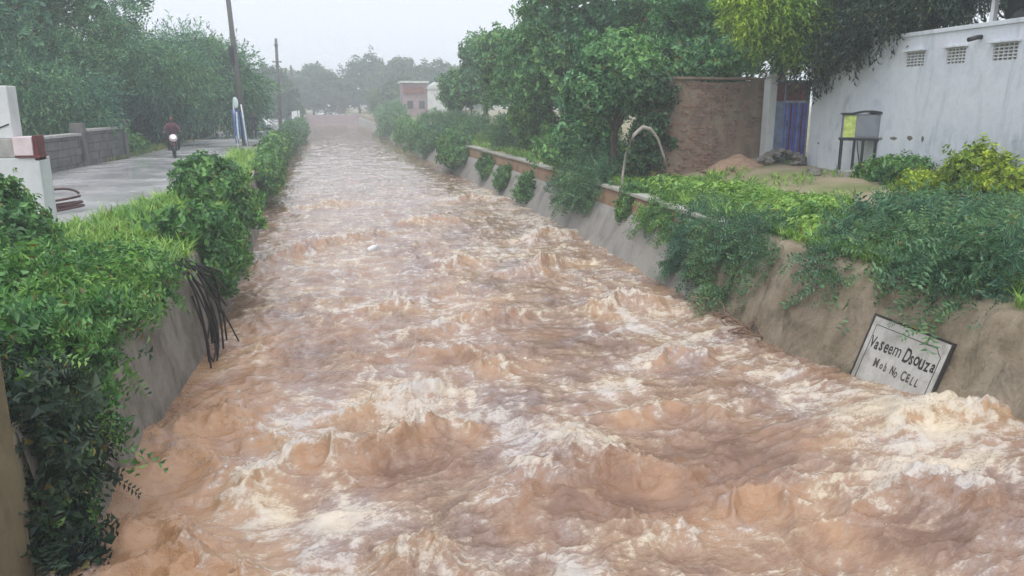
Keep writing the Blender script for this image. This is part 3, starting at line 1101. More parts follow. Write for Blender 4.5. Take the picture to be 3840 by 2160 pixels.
def hand_text(body, size, x0, step, y0, z, parent, mat, seed):
    """Brush lettering: each character drawn a little differently, joined into one painted line."""
    rr = random.Random(seed)
    acc = bmesh.new()
    x = x0
    for ch in body:
        if ch == ' ':
            x += step * 0.75
            continue
        cu = bpy.data.curves.new('glyph', 'FONT')
        cu.body = ch
        cu.size = size * rr.uniform(0.88, 1.12)
        cu.offset = 0.0 if ch == 'm' else 0.003 + rr.uniform(0, 0.003)
        cu.extrude = 0.0008
        cu.align_x = 'CENTER'
        tmp = bpy.data.objects.new('tmp_text', cu)
        me = bpy.data.meshes.new_from_object(tmp)
        bpy.data.objects.remove(tmp)
        if ch in 'mMW':
            x += step * 0.30
        M = Matrix.Translation((x, y0 + rr.uniform(-.012, .012), z)) @ Matrix.Rotation(rr.uniform(-.10, .06), 4, 'Z') @ Matrix.Diagonal((rr.uniform(.58, .72) * (1.12 if ch in 'mM' else 1), 1, 1, 1))
        me.transform(M)
        acc.from_mesh(me)
        bpy.data.meshes.remove(me)
        x += step * (1.30 if ch in 'mMW' else 1.0) * rr.uniform(.95, 1.05)
    me = bpy.data.meshes.new('lettering')
    acc.to_mesh(me)
    acc.free()
    return tag(link('lettering', me, parent, mat), kind='stuff')


hand_text('Vaseem Dsouza', 0.245, -0.55, 0.089, 0.27, -0.010, sg, 'sign_black', 3)
hand_text('Mob No CELL', 0.16, -0.36, 0.078, 0.04, -0.010, sg, 'sign_faded', 5)

# ------------------------------------------------------------------ right-hand buildings
def holed_wall(us, vs, holes, thick):
    """Slab in local X (us) and Z (vs) with rectangular holes; front at y=0, back at y=thick. holes: set of (i,j) cells."""
    b = bmesh.new()
    vf, vb = {}, {}

    def gv(d, i, j, y):
        if (i, j) not in d:
            d[(i, j)] = b.verts.new((us[i], y, vs[j]))
        return d[(i, j)]
    nu, nv = len(us) - 1, len(vs) - 1
    solid = lambda i, j: 0 <= i < nu and 0 <= j < nv and (i, j) not in holes
    for i in range(nu):
        for j in range(nv):
            if not solid(i, j):
                continue
            F = [gv(vf, *p, 0.0) for p in ((i, j), (i + 1, j), (i + 1, j + 1), (i, j + 1))]
            B = [gv(vb, *p, thick) for p in ((i, j), (i + 1, j), (i + 1, j + 1), (i, j + 1))]
            b.faces.new(F)
            b.faces.new(B[::-1])
            for (di, dj), (p, q) in (((0, -1), (0, 1)), ((1, 0), (1, 2)), ((0, 1), (2, 3)), ((-1, 0), (3, 0))):
                if not solid(i + di, j + dj):
                    b.faces.new((F[p], B[p], B[q], F[q]))
    bmesh.ops.recalc_face_normals(b, faces=b.faces)
    return b


# white building wall: local +X runs from the gate corner towards the camera
WC = Vector((13.34, 20.31, 1.75))
WE = Vector((12.40, 9.0, 1.75))
wdir = (WE - WC).normalized()
wl = (WE - WC).length
cw = thing('white_building', 'long whitewashed building wall with vent grilles beside the blue gate', 'building', WC, math.atan2(wdir.y, wdir.x))
HB = 3.62
vents = [(4.10, 4.73), (5.48, 6.04), (6.82, 7.45)]
us = [0.0] + [u for v in vents for u in v] + [wl]
vs_ = [0.0, 2.95, 3.27, HB]
hol = {(1, 1), (3, 1), (5, 1)}
b = holed_wall(us, vs_, hol, 0.25)
me = bpy.data.meshes.new('wall')
b.to_mesh(me); b.free()
# which side of the wall is outside: local -Y after rotation points to the canal?
wallo = link('wall', me, cw, 'whitewash')
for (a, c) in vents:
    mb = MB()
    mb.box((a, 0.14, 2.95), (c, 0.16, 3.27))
    mb.build('vent_dark_sheet', 'dark_hole', cw)  # dark sheet stands in for the unlit space behind the grille
    mb = MB()
    nb = 6
    for i in range(nb):
        u = a + (c - a) * i / (nb - 1)
        mb.box((max(a, u - 0.016), 0.02, 2.951), (min(c, u + 0.016), 0.09, 3.269))
    for i in range(6):
        z = 2.95 + 0.32 * i / 5
        mb.box((a + .001, 0.012, max(2.952, z - 0.013)), (c - .001, 0.095, min(3.268, z + 0.013)))
    mb.build('vent_grille', 'whitewash_bare', cw)
    mb = MB()
    mb.box((a - 0.07, -0.10, 3.285), (c + 0.07, -0.001, 3.325), 0.006)
    mb.build('vent_hood', 'whitewash', cw)
mb = MB()
mb.box((-0.02, -0.035, HB + 0.002), (wl, 0.30, HB + 0.09), 0.01)
mb.build('wall_coping', 'whitewash', cw)
mb = MB()
mb.tube([(6.45, 0.02, 3.44), (6.45, -0.10, 3.43), (6.47, -0.30, 3.38)], 0.045, 8)
mb.build('rain_spout', 'black_metal', cw)
mb = MB()
mb.box((-0.02, 0.252, 0.0), (0.26, 5.0, HB), 0.0)
mb.build('end_wall', 'whitewash', cw)
# flat roof slab behind the parapet
mb = MB(); mb.box((0.27, 0.26, HB - 0.45), (wl, 5.0, HB - 0.30)); mb.build('roof_slab', 'concrete', cw)
# pocks where plaster has come away
for u, v, w, h in ((2.6, 1.28, .05, .03), (2.75, 1.24, .07, .035), (3.05, 1.27, .10, .03), (3.42, 1.30, .09, .03), (3.95, 1.33, .12, .04), (4.55, 1.36, .10, .05), (5.0, 1.36, .05, .07), (0.55, 1.05, .05, .03), (0.95, 0.35, .12, .05), (1.5, 0.30, .10, .04)):
    mb = MB(); mb.blob((u, 0.0, v), (w, 0.006, h), 2, 0.35, int(u * 100)); mb.build('plaster_pock', 'rubble', cw)

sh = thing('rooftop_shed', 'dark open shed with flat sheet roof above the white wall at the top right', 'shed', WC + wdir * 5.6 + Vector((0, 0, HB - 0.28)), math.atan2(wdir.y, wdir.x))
mb = MB(); mb.box((0.5, 0.75, 0), (4.9, 0.9, 1.05)); mb.build('interior_dark', 'dark_hole', sh)  # near-black panel gives the open shed its dark interior
for u in (0.42, 2.6, 4.6):
    mb = MB(); mb.box((u, 0.45, 0.0), (u + 0.10, 0.55, 0.92), 0.01); mb.build('post', 'paint_white', sh)
mb = MB(); mb.box((0.1, 0.30, 0.93), (5.0, 1.9, 0.99), 0.01); mb.build('roof_sheet', 'black_metal', sh)
mb = MB(); mb.blob((1.15, 0.62, 0.33), (0.28, 0.22, 0.34), 3, 0.02, 3); mb.build('water_tank', 'black_metal', sh, True)

# gate and its pillar
GY = 21.35
gt = thing('metal_gate', 'blue ribbed metal gate with a maroon upper panel beside the white building', 'gate', (12.74, GY, 2.28))
gt.scale = (1.16, 1, 1)
mb = MB()
for u, w in ((0.0, 0.05), (0.30, 0.035), (0.98, 0.05)):
    mb.box((u, -0.03, 0.0), (u + w, 0.03, 2.28), 0.004)
for z in (0.0, 1.62, 2.22):
    mb.box((0.051, -0.025, z), (0.979, 0.025, z + 0.06), 0.004)
mb.build('frame', 'gate_blue_pale', gt)
mb = MB(); mb.box((0.052, -0.012, 0.06), (0.30, 0.008, 1.62)); mb.build('side_panel', 'gate_blue_pale', gt)
for i in range(12):
    u = 0.345 + i * 0.0535
    mb = MB(); mb.prism([(u, 0.0), (u + 0.016, -0.022), (u + 0.034, -0.022), (u + 0.050, 0.0)], 'z', 0.062, 1.618)
    mb.build('rib', ('gate_blue', 'gate_blue_pale', 'gate_blue', 'maroon', 'gate_blue', 'gate_violet')[i % 6], gt)
mb = MB(); mb.box((0.336, 0.002, 0.061), (0.978, 0.012, 1.619)); mb.build('sheet', 'gate_blue', gt)
mb = MB(); mb.box((0.052, -0.008, 1.682), (0.978, 0.010, 2.218)); mb.build('upper_panel', 'maroon', gt)
mb = MB(); mb.tube([(0.40, -0.03, 0.95), (0.40, -0.07, 0.97), (0.40, -0.07, 1.10), (0.40, -0.03, 1.12)], 0.012, 6); mb.build('handle', 'black_metal', gt)

gp = thing('gate_pillar', 'tall square white gate pillar between brown wall and blue gate', 'pillar', (12.60, GY - 0.05, 1.9))
mb = MB(); mb.box((-0.12, -0.17, 0), (0.12, 0.17, 2.72), 0.015); mb.build('shaft', 'whitewash_bare', gp)
mb = MB(); mb.box((-0.19, -0.21, 2.722), (0.19, 0.21, 2.82), 0.015); mb.build('cap', 'whitewash_bare', gp)

# brown wall
bwl = thing('mud_wall', 'brown mud plastered brick wall left of the white gate pillar', 'wall', (9.0, 21.6, 1.8))
rowsv = []
NU, NV = 60, 30
Wb, Hb = 3.64, 2.72
for j in range(NV + 1):
    for i in range(NU + 1):
        u, v = Wb * i / NU, Hb * j / NV
        d = 0.05 * float(fbm(np.array([u * 0.9]), np.array([v * 0.9 + 7]), 3)[0]) + 0.02 * float(fbm(np.array([u * 5.]), np.array([v * 5.]), 2)[0])
        for jx in (1.1, 1.9, 2.75):
            d += 0.03 * math.exp(-((u - jx - 0.05 * math.sin(v * 4)) / 0.035) ** 2)
        top = 0.04 * math.sin(u * 2.2) * (j / NV) ** 6
        rowsv.append((u, d, v + top))
idx = np.arange(len(rowsv)).reshape(NV + 1, NU + 1)
Q = np.stack([idx[:-1, :-1], idx[:-1, 1:], idx[1:, 1:], idx[1:, :-1]], -1).reshape(-1, 4)
link('plaster_face', np_mesh('plaster_face', rowsv, Q, True), bwl, 'mud_wall')
mb = MB(); mb.box((0, 0.09, 0), (Wb, 0.36, Hb - 0.06)); mb.build('core', 'mud_wall', bwl)
u = 0.0
while u < Wb - 0.05:
    w = min(random.uniform(0.55, 0.8), Wb - u)
    mb = MB(); mb.box((u, -0.06, Hb + 0.04), (u + w - 0.012, 0.38, Hb + 0.115 + random.uniform(-.012, .012)), 0.012); mb.build('coping', 'mud_wall', bwl)
    u += w
# bricks laid bare where the plaster fell
bm_ = MB(); bm_.box((-0.105, -0.02, -0.033), (0.105, 0.045, 0.033), 0.006)
br0 = bm_.build('brick', 'brick', bwl)
spots = []
for r_ in range(30):
    for c_ in range(15):
        u, z = 0.14 + c_ * 0.232 + (0.11 if r_ % 2 else 0), 0.10 + r_ * 0.087
        keep = 0.5 + 0.9 * float(fbm(np.array([u * 1.1 + 4]), np.array([z * 1.1]), 3)[0])
        if u < Wb - 0.12 and random.random() < keep and len(spots) < 280:
            spots.append((u, z))
for i, (u, z) in enumerate(spots):
    o = br0 if i == 0 else br0.copy()
    if i:
        COL.objects.link(o)
        o.parent = bwl
    o.location = (u, random.uniform(-0.022, 0.022), z)
    o.rotation_euler = (random.uniform(-.03, .03), random.uniform(-.02, .02), random.uniform(-.04, .04))

# sand heap, rubble, flagstone in front of the gate
def heap(name, label, cat, loc, rx, ry, h, mat, seed, n=36):
    rr = np.random.default_rng(seed)
    V, idx = [], np.arange((n + 1) * (n + 1)).reshape(n + 1, n + 1)
    for j in range(n + 1):
        for i in range(n + 1):
            a, c = i / n * 2 - 1, j / n * 2 - 1
            r_ = math.hypot(a, c)
            f = max(0, 1 - r_) ** 0.8
            z = h * f * (1 + 0.35 * float(fbm(np.array([a * 2.3 + seed]), np.array([c * 2.3]), 3)[0])) + 0.05 * h * float(fbm(np.array([a * 9.]), np.array([c * 9. + seed]), 2)[0]) * (f > 0) - 0.06 * (r_ > 0.97)
            V.append((a * rx, c * ry, z - 0.05))
    Q = np.stack([idx[:-1, :-1], idx[:-1, 1:], idx[1:, 1:], idx[1:, :-1]], -1).reshape(-1, 4)
    o = link(name, np_mesh(name, V, Q, True), None, mat)
    o.location = loc
    return tag(o, label, cat)


gz = lambda x, y: float(ground_z(np.array([x]), np.array([y]))[0])
heap('sand_heap', 'reddish sand heap against the foot of the brown wall', 'sand heap', (11.5, 20.85, gz(11.5, 20.8)), 1.0, 0.6, 0.46, 'sand', 3)
rb = thing('rubble_heap', 'dark rubble stones piled below the blue gate', 'rubble', (12.75, 20.55, gz(12.7, 20.5)))
for i in range(46):
    a, rr_ = random.uniform(0, 6.28), random.random() ** 0.6
    x_, y_ = math.cos(a) * rr_ * 0.95, math.sin(a) * rr_ * 0.55 + 0.12
    s = random.uniform(0.05, 0.15)
    z_ = max(0, (1 - rr_) * 0.38) + s * 0.3
    mb = MB(); mb.blob((0, 0, 0), (s * random.uniform(.9, 1.7), s, s * random.uniform(.5, .8)), 1, 0.25, i)
    o = mb.build('stone', 'rubble', rb)
    o.location = (x_, y_, z_)
    o.rotation_euler = (random.uniform(-.4, .4), random.uniform(-.4, .4), random.uniform(0, 6))
mb = MB(); mb.box((-0.34, -0.25, 0), (0.34, 0.25, 0.12), 0.025)
o = mb.build('doorstep_stone', 'concrete'); o.location = (13.45, 20.95, 2.15)
tag(o, 'pale flat stone step right under the blue gate', 'step')
mb = MB(); mb.box((-0.45, -0.4, -0.5), (0.55, 0.35, 0.0), 0.02)
o = mb.build('gate_threshold', 'rubble'); o.location = (13.4, 21.2, 2.27)
tag(o, 'dark stone threshold block carrying the blue gate', 'threshold')

# electrical box on its stand
bx_ = thing('meter_box', 'grey electrical box with yellow panel on black legs against the white wall', 'electrical box', (12.80, 17.35, gz(12.9, 17.3)), R(-30))
bz = gz(12.9, 17.3)
mb = MB(); mb.box((-0.42, -0.20, 0.93 + 0), (0.42, 0.20, 1.50), 0.012)
mb.build('cabinet', 'box_grey', bx_)
mb = MB(); mb.box((-0.40, -0.213, 0.95), (-0.13, -0.201, 1.48), 0.003); mb.build('yellow_panel', 'yellow_panel', bx_)
mb = MB(); mb.box((-0.11, -0.211, 0.97), (0.38, -0.201, 1.47), 0.003); mb.build('door', 'box_grey', bx_)
hood = [(-0.46, 1.515), (-0.2, 1.52), (0.05, 1.57), (0.25, 1.575), (0.42, 1.55), (0.50, 1.47), (0.515, 1.30), (0.48, 0.95), (0.50, 0.80)]
mb = MB()
for (p, q) in zip(hood, hood[1:]):
    d = Vector((q[0] - p[0], q[1] - p[1])); nn_ = Vector((-d.y, d.x)).normalized() * 0.022
    mb.prism([(p[0] - nn_.x, p[1] - nn_.y), (q[0] - nn_.x, q[1] - nn_.y), (q[0] + nn_.x, q[1] + nn_.y), (p[0] + nn_.x, p[1] + nn_.y)], 'y', -0.25, 0.22)
mb.build('hood', 'black_metal', bx_)
for (a, c, w) in ((-0.40, -0.17, .022), (-0.12, -0.17, .03), (0.08, -0.17, .03), (0.36, -0.17, .03), (-0.40, 0.17, .022), (0.36, 0.17, .03)):
    mb = MB(); mb.box((a - w, c - w, 0.0), (a + w, c + w, 0.868), 0.004); mb.build('leg', 'black_metal', bx_)
mb = MB(); mb.box((-0.46, -0.23, 0.87), (0.46, 0.23, 0.928), 0.006); mb.build('shelf', 'black_metal', bx_)
mb = MB(); mb.tube([(-0.06, -0.17, 0.86), (-0.02, -0.19, 0.6), (0.03, -0.18, 0.35), (0.04, -0.17, 0.1)], 0.014, 6); mb.build('cable', 'cable', bx_)
mb = MB(); mb.box((-0.24, -0.22, -0.30), (0.26, 0.22, 0.16), 0.02)
o = mb.build('plinth_block', 'concrete'); o.location = (12.42, 17.0, bz)
tag(o, 'grey concrete block at the foot of the electrical box', 'concrete block')
for (a, c, s, lb) in ((12.0, 17.9, .13, 'small dark stone left of the electrical box'), (12.25, 18.25, .16, 'larger dark stone at the white wall left of the electrical box')):
    mb = MB(); mb.blob((0, 0, 0), (s * 1.4, s, s * .8), 2, 0.16, int(s * 100)); o = mb.build('stone', 'rubble'); o.location = (a, c, gz(a, c) + s * 0.4)
    tag(o, lb, 'stone')

# arched dead branch and fallen log by the brown wall
mb = MB()
pts = [(-0.62, 0.0, 0.0), (-0.60, 0.02, 0.30), (-0.50, 0.03, 0.72), (-0.28, 0.0, 1.10), (0.0, -0.03, 1.26), (0.30, -0.02, 1.22), (0.58, 0.02, 1.02), (0.82, 0.05, 0.68), (0.93, 0.06, 0.50)]
mb.tube(pts, [.042, .042, .042, .045, .042, .042, .038, .034, .026], 8)
o = mb.build('dead_branch', 'bark_pale'); o.location = (8.35, 20.6, gz(8.35, 20.6) - 0.05); o.scale = (0.85, 1, 1.35)
tag(o, 'bare pale branch arching over the grass near the brown wall', 'branch')
mb = MB(); mb.tube([(-0.55, 0.1, 0.10), (-0.2, 0.02, 0.13), (0.25, 0.0, 0.12), (0.75, -0.1, 0.10)], [.10, .11, .10, .07], 9)
o = mb.build('fallen_log', 'bark_pale'); o.location = (9.05, 20.1, gz(9.05, 20.1) + 0.0)
tag(o, 'short pale log lying under the arched branch', 'log')

# ------------------------------------------------------------------ left bank: pillar, stone wall
pl_ = thing('roadside_pillar', 'whitewashed roadside pillar with slab top at the left edge of the road', 'pillar', (-5.72, 16.6, 1.45))
mb = MB(); mb.box((-0.42, -0.30, 0.0), (0.37, 0.30, 1.46), 0.02); mb.build('shaft', 'whitewash_bare', pl_)
mb = MB(); mb.box((-0.60, -0.30, 1.463), (-0.02, 0.26, 1.80), 0.015); mb.build('ledge', 'concrete', pl_)
mb = MB(); mb.box((-0.019, -0.34, 1.50), (0.30, 0.20, 1.84), 0.012); mb.build('meter_case', 'paint_pink', pl_)
mb = MB(); mb.box((0.02, -0.33, 1.463), (0.40, 0.10, 1.498), 0.0); mb.build('red_board', 'paint_red', pl_)
mb = MB(); mb.box((0.302, -0.30, 1.40), (0.37, 0.12, 1.86), 0.008); mb.build('red_edge', 'paint_red', pl_)
mb = MB(); mb.box((-1.0, -0.20, 1.804), (-0.04, 0.28, 2.76), 0.02); mb.build('upper_slab', 'whitewash_bare', pl_)
mb = MB(); mb.tube([(-0.3, -0.206, 1.98), (-0.18, -0.21, 2.03), (-0.08, -0.206, 2.07)], 0.012, 5); mb.build('crack', 'dark_hole', pl_)

# black cable loops lying on the road beside the pillar
cl = thing('cable_coil', 'loose black cable loops on the road beside the white pillar', 'cable', (-6.02, 19.0, 1.53))
for i, (rx_, ry_, dx, dy, z) in enumerate(((0.46, 0.26, 0.0, 0.15, 0.22), (0.47, 0.23, 0.02, 0.0, 0.10), (0.48, 0.22, 0.03, -0.1, 0.03))):
    mb = MB()
    pts = []
    for q in range(25):
        a = 0.25 + q / 24 * 5.9
        ca, sa = math.cos(a), math.sin(a)
        x_, y_ = dx + rx_ * ca, dy + ry_ * sa
        pts.append((x_ * 0.95 - y_ * 0.3, x_ * 0.3 + y_ * 0.95 + 0.25 * x_, z + 0.20 * max(0, sa) * (i == 0) + 0.05 * ca + 0.06))
    mb.tube(pts, 0.028, 6)
    mb.build('loop', 'coil_red', cl)

sw = thing('stone_wall', 'grey stone boundary wall along the far side of the road', 'wall')
segs = [((-10.0, 28.2), (-9.55, 33.2), 1.28), ((-9.5, 33.9), (-9.2, 38.0), 1.40)]
for (a, c, h) in segs:
    A, C = Vector((*a, 1.4)), Vector((*c, 1.4))
    d = (C - A).normalized()
    M = Matrix.Translation(A) @ Matrix.Rotation(math.atan2(d.y, d.x), 4, 'Z')
    L = (C - A).length
    z = 0.0
    ci = 0
    while z < h - 0.02:
        hh = min(random.uniform(0.24, 0.34), h - z)
        u = 0.0
        while u < L - 0.02:
            w = min(random.uniform(0.45, 0.85), L - u)
            if L - u - w < 0.15:
                w = L - u
            mb = MB()
            p_ = random.uniform(-.025, .025)
            mb.box((u + .008, -0.17 + p_, z + .006), (u + w - .008, 0.17 + p_, z + hh - .006), 0.02, M)
            mb.build('stone_block', 'boundary_stone', sw)
            u += w
        z += hh
    mb = MB(); mb.box((-0.03, -0.23, h + .004), (L + 0.03, 0.23, h + 0.10), 0.015, M); mb.build('wall_coping', 'concrete', sw)
for (x_, y_) in ((-9.52, 33.55), (-9.15, 38.35)):
    mb = MB(); mb.box((x_ - .22, y_ - .24, 1.4), (x_ + .22, y_ + .24, 3.15), 0.02); mb.build('wall_post', 'boundary_stone', sw)

# black pipes hanging down the left canal wall
cb = thing('hanging_cables', 'bundle of black cables hanging over the left canal wall into the water', 'cables')
ends = [(-1.98, 12.05, -0.10), (-2.02, 12.2, 0.02), (-1.93, 12.5, 0.00), (-1.95, 12.75, 0.06), (-1.70, 13.35, -0.05), (-1.98, 12.4, 0.25), (-2.02, 12.9, 0.35), (-1.90, 13.6, 0.55), (-1.92, 14.0, 0.72), (-1.96, 12.6, -0.1), (-1.94, 12.3, -0.12), (-1.86, 13.05, 0.1), (-2.0, 12.15, 0.4), (-1.95, 13.3, 0.5), (-1.9, 12.9, -0.1), (-1.99, 14.2, 0.95)]
for i, e in enumerate(ends):
    s = Vector((-2.72 + random.uniform(-.08, .05), 11.9 + i * 0.06 + random.uniform(-.1, .1), 1.60))
    l1 = Vector((-2.24 + random.uniform(-.03, .05), 12.0 + i * 0.065 + random.uniform(-.12, .12), 1.44 + random.uniform(-.05, .06)))
    e = Vector(e)
    m = l1.lerp(e, random.uniform(.4, .6)) + Vector((0.06 + random.uniform(0, .10), random.uniform(-.16, .12), random.uniform(-.04, .08)))
    pts = []
    ctl = [s, l1, m, e]
    for q in range(13):
        t = q / 12 * 3
        k_ = min(int(t), 2)
        f = t - k_
        p0, p1, p2, p3 = ctl[max(k_ - 1, 0)], ctl[k_], ctl[k_ + 1], ctl[min(k_ + 2, 3)]
        pts.append(0.5 * ((2 * p1) + (p2 - p0) * f + (2 * p0 - 5 * p1 + 4 * p2 - p3) * f * f + (3 * p1 - p0 - 3 * p2 + p3) * f ** 3))
    mb = MB(); mb.tube(pts, random.uniform(0.013, 0.021), 7); mb.build('cable', 'cable', cb)
mb = MB()
lp = [(-2.16, 12.1, 1.1), (-2.02, 12.0, 0.6), (-1.98, 11.95, 0.25), (-1.94, 12.05, 0.06), (-1.93, 12.3, 0.14), (-1.95, 12.45, 0.42), (-2.0, 12.5, 0.8)]
mb.tube(lp, 0.016, 6); mb.build('cable', 'cable', cb)

# ------------------------------------------------------------------ poles and wires
def pole(label, loc, h, r, lean, arms):
    t = thing('utility_pole', label, 'utility pole', loc, group='utility poles along the road')
    mb = MB(); mb.tube([(0, 0, -0.3), (lean * 0.5, 0, h * 0.5), (lean, 0, h)], [r, r * 0.85, r * 0.68], 10); mb.build('shaft', 'pole_concrete', t)
    for z, w in arms:
        mb = MB(); mb.box((lean * z / h - w, -0.14 - r * 0.8, z), (lean * z / h + w, -r * 0.8 + 0.02, z + 0.10), 0.008); mb.build('cross_arm', 'pole_concrete', t)
        for s in (-0.85, 0.85):
            mb = MB(); mb.tube([(lean * z / h + s * w, -0.14, z + 0.10), (lean * z / h + s * w, -0.14, z + 0.17), (lean * z / h + s * w, -0.14, z + 0.26)], [.03, .06, .035], 8); mb.build('insulator', 'banner_pale', t)
    return t


pole('tall dark leaning pole rising out of the frame, nearest on the road', (-4.82, 47.5, 1.45), 10.2, 0.17, -0.42, [(9.3, 0.6)])
mb_p = bpy.data.objects['utility_pole']
mb = MB(); mb.box((-0.50, -0.22, 4.6), (-0.22, 0.12, 5.5), 0.03); mb.build('service_box', 'black_metal', mb_p)
pole('middle utility pole with a short cross-arm and box halfway up', (-5.05, 84.5, 1.45), 8.7, 0.20, 0.12, [(6.4, 0.45), (8.0, 0.2)])
pole('thin hazy pole farthest along the road', (-5.3, 136, 1.45), 8.4, 0.22, -0.6, [(7.8, 0.3)])
for i, (a, c, lb) in enumerate((((-5.7, 47.4, 10.85), (-22, 40.0, 8.6), 'upper thin wire running left from the nearest pole'),
                               ((-4.75, 47.4, 10.85), (-24, 42.0, 8.1), 'lower thin wire running left from the nearest pole'))):
    mb = MB(); A, C = Vector(a), Vector(c)
    mb.tube([A.lerp(C, q / 10) - Vector((0, 0, 0.5 * math.sin(math.pi * q / 10))) for q in range(11)], 0.014, 5)
    tag(mb.build('wire', 'wire'), lb, 'wire', 'overhead wires')

# ------------------------------------------------------------------ road users
def skin_body(name, joints, edges, mat, parent, sub=1):
    me = bpy.data.meshes.new(name)
    me.from_pydata([j[0] for j in joints], edges, [])
    o = link(name, me, parent, mat)
    o.modifiers.new('Skin', 'SKIN')
    for i, j in enumerate(joints):
        sv = me.skin_vertices[0].data[i]
        sv.radius = j[1] if isinstance(j[1], tuple) else (j[1], j[1])
        sv.use_root = (i == 0)
    o.modifiers['Skin'].use_smooth_shade = True
    s = o.modifiers.new('Sub', 'SUBSURF')
    s.levels = sub
    s.render_levels = sub
    return o


def head(parent, c, r, hair=True):
    b = bmesh.new()
    bmesh.ops.create_uvsphere(b, u_segments=16, v_segments=12, radius=1)
    for v in b.verts:
        x, y, z = v.co
        k = 1 - 0.22 * max(0, -z)
        v.co = Vector((c[0] + x * r * 0.80 * k, c[1] + y * r * 0.95 * k, c[2] + z * r * 1.12))
        if y < -0.85 and -0.35 < z < 0.15 and abs(x) < 0.25:
            v.co.y -= r * 0.22
    me = bpy.data.meshes.new('head')
    for f in b.faces:
        f.smooth = True
    b.to_mesh(me); b.free()
    link('head', me, parent, 'skin')
    if hair:
        mb = MB(); mb.blob((c[0], c[1] + r * 0.15, c[2] + r * 0.30), (r * 0.92, r * 1.0, r * 0.98), 2, 0.03, 5); mb.build('hair', 'hair', parent, True)
    for s in (-1, 1):
        mb = MB(); mb.blob((c[0] + s * r * 0.30, c[1] - r * 0.86, c[2] + r * 0.08), (r * .12, r * .08, r * .08), 1, 0, 1); mb.build('eye', 'hair', parent)


# motorcycle facing the camera
mc = thing('motorcycle', 'small motorcycle with lit white front ridden towards the camera on the road', 'motorcycle', (-6.85, 37.5, 1.555), R(12))
for y_, nm in ((-0.62, 'wheel'), (0.62, 'wheel')):
    mb = MB(); mb.disc_ring((0, y_, 0.30), (1, 0, 0), 0.20, 0.30, 0.055); w_ = mb.build('wheel', 'rubber', mc)
    mb = MB(); mb.disc_ring((0, y_, 0.30), (1, 0, 0), 0.03, 0.19, 0.02); mb.build('rim', 'grey_metal', w_)
for s in (-1, 1):
    mb = MB(); mb.tube([(s * .085, -0.62, 0.30), (s * .085, -0.50, 0.70), (s * .085, -0.42, 0.95)], 0.026, 6); mb.build('fork', 'black_metal', mc)
mb = MB(); mb.box((-0.07, -0.80, 0.56), (0.07, -0.42, 0.63), 0.02); mb.build('mudguard', 'paint_red', mc)
mb = MB(); mb.blob((0, -0.56, 0.86), (0.17, 0.12, 0.17), 3, 0.0, 1); mb.build('fairing', 'paint_pink', mc, True)
mb = MB(); mb.blob((0, -0.665, 0.90), (0.10, 0.04, 0.07), 3, 0.0, 1); mb.build('headlight', 'headlamp_glass', mc, True)
mb = MB(); mb.tube([(-0.36, -0.28, 1.05), (-0.2, -0.38, 1.02), (0, -0.42, 0.99), (0.2, -0.38, 1.02), (0.36, -0.28, 1.05)], 0.018, 6); mb.build('handlebar', 'black_metal', mc)
mb = MB(); mb.blob((0, -0.10, 0.80), (0.18, 0.30, 0.18), 3, 0.0, 1); mb.build('tank', 'paint_red', mc, True)
mb = MB(); mb.box((-0.13, 0.10, 0.72), (0.13, 0.78, 0.83), 0.04); mb.build('seat', 'black_metal', mc)
mb = MB(); mb.box((-0.14, -0.22, 0.30), (0.14, 0.22, 0.62), 0.05); mb.build('engine', 'black_metal', mc)
mb = MB(); mb.tube([(0.14, 0.0, 0.33), (0.16, 0.45, 0.33), (0.17, 0.85, 0.40)], 0.045, 8); mb.build('exhaust', 'grey_metal', mc)
for s in (-1, 1):
    mb = MB(); mb.tube([(s * .27, -0.34, 1.04), (s * .33, -0.36, 1.2)], 0.008, 5); mb.blob((s * .34, -0.36, 1.23), (.055, .015, .035), 2, 0, 1); mb.build('mirror', 'black_metal', mc)

rd = thing('person', 'rider in a maroon shirt seated on the motorcycle on the road', 'person', (-6.85, 37.5, 1.555), R(12))
J = [((0, 0.28, 0.90), (.16, .13)), ((0, 0.24, 1.10), (.16, .12)), ((0, 0.18, 1.34), (.19, .125)), ((0, 0.16, 1.44), (.10, .09)), ((0, 0.15, 1.52), (.055, .055)),
     ((.19, 0.16, 1.40), (.075, .07)), ((.31, 0.02, 1.18), (.055, .055)), ((.33, -0.22, 1.10), (.042, .042)),
     ((-.19, 0.16, 1.40), (.075, .07)), ((-.31, 0.02, 1.18), (.055, .055)), ((-.33, -0.22, 1.10), (.042, .042))]
Eg = [(0, 1), (1, 2), (2, 3), (3, 4), (3, 5), (5, 6), (6, 7), (3, 8), (8, 9), (9, 10)]
skin_body('body', J, Eg, 'cloth_maroon', rd)
J = [((0, 0.28, 0.90), (.15, .12)), ((.13, 0.20, 0.86), (.10, .10)), ((.24, -0.16, 0.80), (.075, .075)), ((.20, 0.0, 0.38), (.05, .05)), ((.21, -0.14, 0.34), (.04, .04)),
     ((-.13, 0.20, 0.86), (.10, .10)), ((-.24, -0.16, 0.80), (.075, .075)), ((-.20, 0.0, 0.38), (.05, .05)), ((-.21, -0.14, 0.34), (.04, .04))]
skin_body('trousers', J, [(0, 1), (1, 2), (2, 3), (3, 4), (0, 5), (5, 6), (6, 7), (7, 8)], 'cloth_dark', rd)
head(rd, (0, 0.13, 1.66), 0.125)
for s in (-1, 1):
    mb = MB(); mb.blob((s * .33, -0.25, 1.09), (.045, .055, .04), 2, 0.05, 2)
    for q in range(4):
        mb.tube([(s * (.30 + q * .022), -0.27, 1.10), (s * (.30 + q * .022), -0.325, 1.085), (s * (.30 + q * .022), -0.315, 1.045)], .011, 5)
    mb.tube([(s * .29, -0.24, 1.08), (s * .275, -0.29, 1.05)], .012, 5)
    mb.build('hand', 'skin', rd, True)

